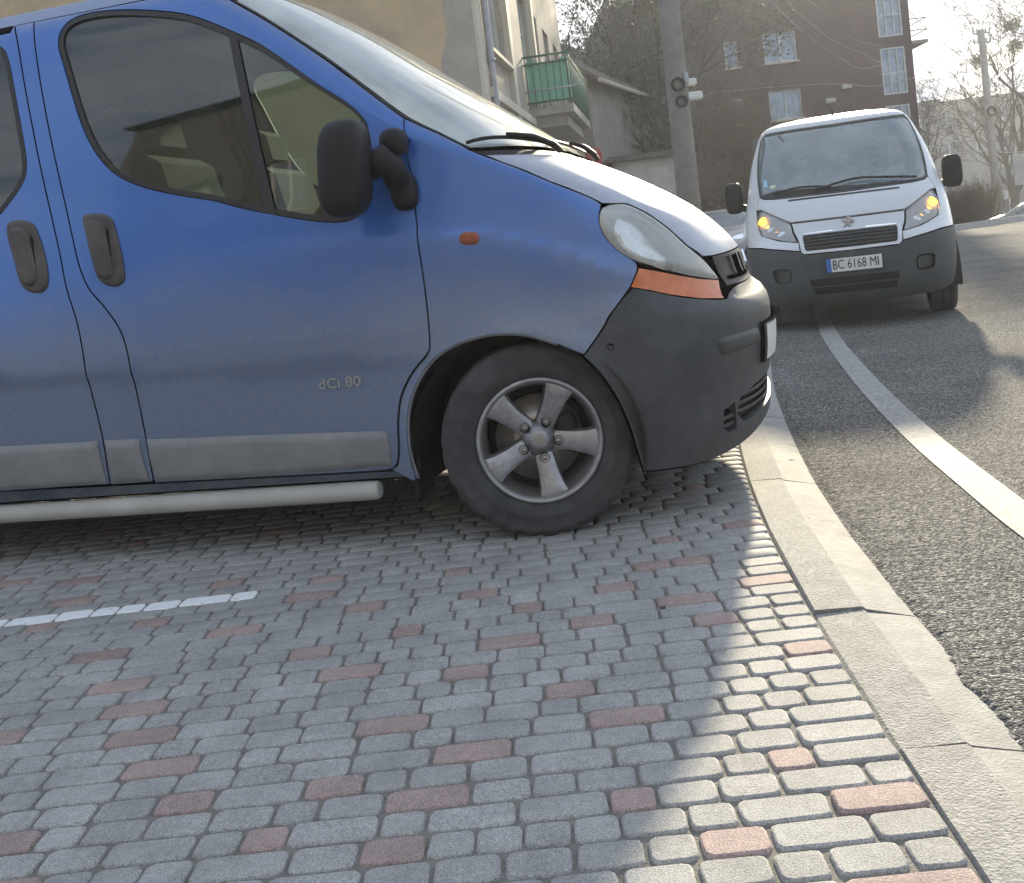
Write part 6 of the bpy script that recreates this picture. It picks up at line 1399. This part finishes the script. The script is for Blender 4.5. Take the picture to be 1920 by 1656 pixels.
# ================================================================== parked cars
CARB = Body([(.20,.74,.25,.66,2.8),(.30,.80,.25,.74,2.8),(.50,.84,.22,.76,2.8),(.65,.85,.18,.73,2.8),(.76,.845,.10,.62,2.7),(.84,.83,-.05,.42,2.8),(.92,.81,-.35,.05,2.9),(1.0,.79,-.50,-.12,3.0),(1.2,.71,-.85,-.50,3.1),(1.36,.62,-1.25,-.90,3.1),(1.42,.55,-1.5,-1.1,3.0)])
def small_car(name, label, loc, rz, paint, group=None):
    t = thing(name, label, 'car', loc, rz, group); B_ = CARB
    wsc = [(.36,.99),(.30,1.15),(.27,1.33),(.35,1.36),(1,1.36),(1.65,1.36),(1.73,1.33),(1.70,1.15),(1.64,.99),(1.5,.945),(1,.935),(.5,.945)]
    lamp = [(.30,.70),(.38,.735),(.58,.69),(.60,.61),(.40,.60),(.31,.63)]
    grl = [(.70,.64),(1.30,.64),(1.28,.56),(.72,.56)]; low = [(.62,.42),(1.38,.42),(1.36,.30),(.64,.30)]
    front = [(.1,.24),(1.9,.24),(1.9,1.40),(1,1.405),(.1,1.40)]
    panel(B_, 'front_body', front, [paint, M_GAP], t, dom='a', gap=0, lip=0, holes=[wsc, lamp, msym(lamp), grl, low], res=.06, step=.03)
    panel(B_, 'windscreen', wsc, [M_DGLASS], t, dom='a', off=-.006, gap=-.003, lip=0, thick=.003, res=.1)
    for mm_ in (lambda P: P, msym): panel(B_, 'headlight', mm_(lamp), [M_LAMPR], t, dom='a', off=-.004, gap=-.003, lip=0, thick=.003)
    panel(B_, 'grille', grl, [M_BLACK], t, dom='a', off=-.012, gap=-.003, lip=0, thick=.003); panel(B_, 'lower_grille', low, [M_BLACK], t, dom='a', off=-.012, gap=-.003, lip=0, thick=.003)
    sp = [(-3.25,.26)]+[(-2.55+.33*math.cos(R(q_)), .29+.33*math.sin(R(q_))) for q_ in range(180,-1,-20)]+[(-.33,.24)]+[(.33*math.cos(R(q_)), .29+.33*math.sin(R(q_))) for q_ in range(165,40,-15)]+[(edge_s2(z, .1), z) for z in (.55,.65,.76,.84,.92,1.0,1.1,1.2,1.3,1.40)]+[(-2.6,1.40),(-3.2,.95)]
    wn_ = [(-.62,.97),(-1.0,1.30),(-2.3,1.32),(-2.75,1.02),(-2.2,.97)]
    panel(B_, 'side_body', sp, [paint, M_GAP], t, gap=0, lip=0, holes=[wn_], mirror=True, res=.08, step=.04)
    panel(B_, 'side_window', wn_, [M_DGLASS], t, off=-.006, gap=-.003, lip=0, thick=.003, mirror=True, res=.1)
    r_ = MB(); r_.box((-1.95,0,1.405),(1.7,1.14,.05), bev=.02); r_.build('roof', paint, t)
    r_ = MB(); r_.box((-3.15,0,.62),(.2,1.6,.66), bev=.06); r_.box((-2.95,0,1.13),(.12,1.3,.5), Matrix.Rotation(R(-35),3,'Y'), bev=.03); r_.build('tail', paint, t)
    for sgn in (-1, 1):
        r_ = MB(); r_.box((-.62,.90*sgn,1.0),(.10,.17,.13), bev=.03); r_.build('door_mirror', paint, t)
    for x, y in ((0,-.72),(0,.72),(-2.55,-.72),(-2.55,.72)): make_wheel(t, (x, y, .29), 0, -1 if y < 0 else 1, full=False, tyre_r=.29, rim_r=.185, width=.18)
    u_ = MB(); u_.box((-1.27,0,.26),(1.8,1.4,.1)); u_.build('floor_pan', M_UNDER, t)
    return t
def edge_s2(z, a): return float(CARB.x0(z))+a
M_SILV = car_paint('silver_paint', (.45,.46,.48), amt=.25, low=.2, top=.6, flake=.5)
M_GREYP = car_paint('grey_paint', (.16,.17,.18), amt=.2, low=.2, top=.6, flake=.3)
M_DARKP = car_paint('dark_paint', (.03,.035,.045), amt=.2, low=.2, top=.6, flake=.2)
small_car('silver_car', 'silver car parked behind the white van, half hidden by it', (5.75,27.6,-.08), -(R(90)+R(24)), M_SILV)
small_car('parked_car', 'grey parked car at the right edge beyond the kerb', (20.2,41.5,-1.0), R(150), M_GREYP)
small_car('parked_car', 'dark parked car at the right edge behind the grey one', (21.6,43.2,-1.0), R(175), M_DARKP)

# ================================================================== small litter on the ground
def pebble(name, loc, s_, seed, mat, label):
    rg = random.Random(seed); bm = bmesh.new(); bmesh.ops.create_icosphere(bm, subdivisions=2, radius=1)
    for v in bm.verts: v.co *= rg.uniform(.78,1.1); v.co.x *= s_*1.2; v.co.y *= s_; v.co.z *= s_*.7
    me = bpy.data.meshes.new(name); bm.to_mesh(me); bm.free(); me.materials.append(mat); o = link_obj(name, me, None, (loc[0], loc[1], loc[2]+s_*.5)); tag(o, label, 'stone')
M_PEB = pm('dark_stone', (.05,.047,.045), .8, var=.3, vscale=40, bump=.4, bscale=80)
pebble('stone', (1.065,4.16,RZ), .016, 1, M_PEB, 'dark stone lying on the road by the kerb near the bumper')
pebble('stone', (1.10,4.38,RZ), .010, 2, M_PEB, 'tiny dark stone just beyond the larger one at the kerb')
pebble('stone', (.885,3.30,-.02), .007, 3, M_PEB, 'tiny dark speck of grit on the pale kerb face')
pebble('stone', (.30,2.62,.0), .006, 4, M_PEB, 'tiny dark pebble on the grey pavers right of the wheel')

# ================================================================== houses across the forecourt, behind the camera: the van's glass and flank mirror them
M_DARKH = pm('brown_house_plaster', (.075,.068,.065), .9, var=.25, vscale=1.2, bump=.3, bscale=25)
for x0_, wd, hgt, lab, mt in ((-17.5,9.5,12.4,'brown terraced house across the forecourt mirrored in the blue van side window', M_DARKH), (-7.6,8.4,11.6,'pale terraced house across the forecourt mirrored in the blue van flank', M_GREYW)):
    TH = thing('terraced_house', lab, 'house', (x0_+wd, -9.5, -.1), PI)
    tops = [(1.0+2.5*i, 2.2+2.5*i, 1.2+2.9*k, 2.8+2.9*k) for i in range(3) for k in range(3)]
    w = MB(); wall_open(w, wd, 0, hgt, tops, RM, .25); w.add([(0,.3,0),(wd,.3,0),(wd,.3,hgt),(0,.3,hgt)], [(0,1,2,3)]); w.add([(wd,0,0),(wd,8,0),(wd,8,hgt),(wd,0,hgt)], [(0,1,2,3)]); w.add([(0,8,0),(0,0,0),(0,0,hgt),(0,8,hgt)], [(0,1,2,3)]); w.build('wall', mt, TH)
    for t in tops: window(TH, RM, *t, mull=(1,), fm=M_WFRAME, gm=M_SKYGL, sill=.1, sm=M_STONE)
    r_ = MB(); r_.prism([(-.2,-.4,hgt),(-.2,8.4,hgt),(-.2,4,hgt+2.4)], (wd+.4,0,0)); r_.build('roof', M_ROOFT, TH)

# ================================================================== thin haze volume, mostly added to stand in for lens-flare veil
hz = MB(); hz.box((30, 45, 9), (190, 170, 24)); hz_o = hz.build('haze', None)
hm = bpy.data.materials.new('veil_haze'); hm.use_nodes = True; hm.node_tree.nodes.clear()
pv = hm.node_tree.nodes.new('ShaderNodeVolumePrincipled'); pv.inputs['Color'].default_value = (.93,.95,1.0,1); pv.inputs['Density'].default_value = .0019; pv.inputs['Anisotropy'].default_value = .3
ho = hm.node_tree.nodes.new('ShaderNodeOutputMaterial'); hm.node_tree.links.new(pv.outputs[0], ho.inputs['Volume'])
hz_o.data.materials.clear(); hz_o.data.materials.append(hm); tag(hz_o, kind='stuff')
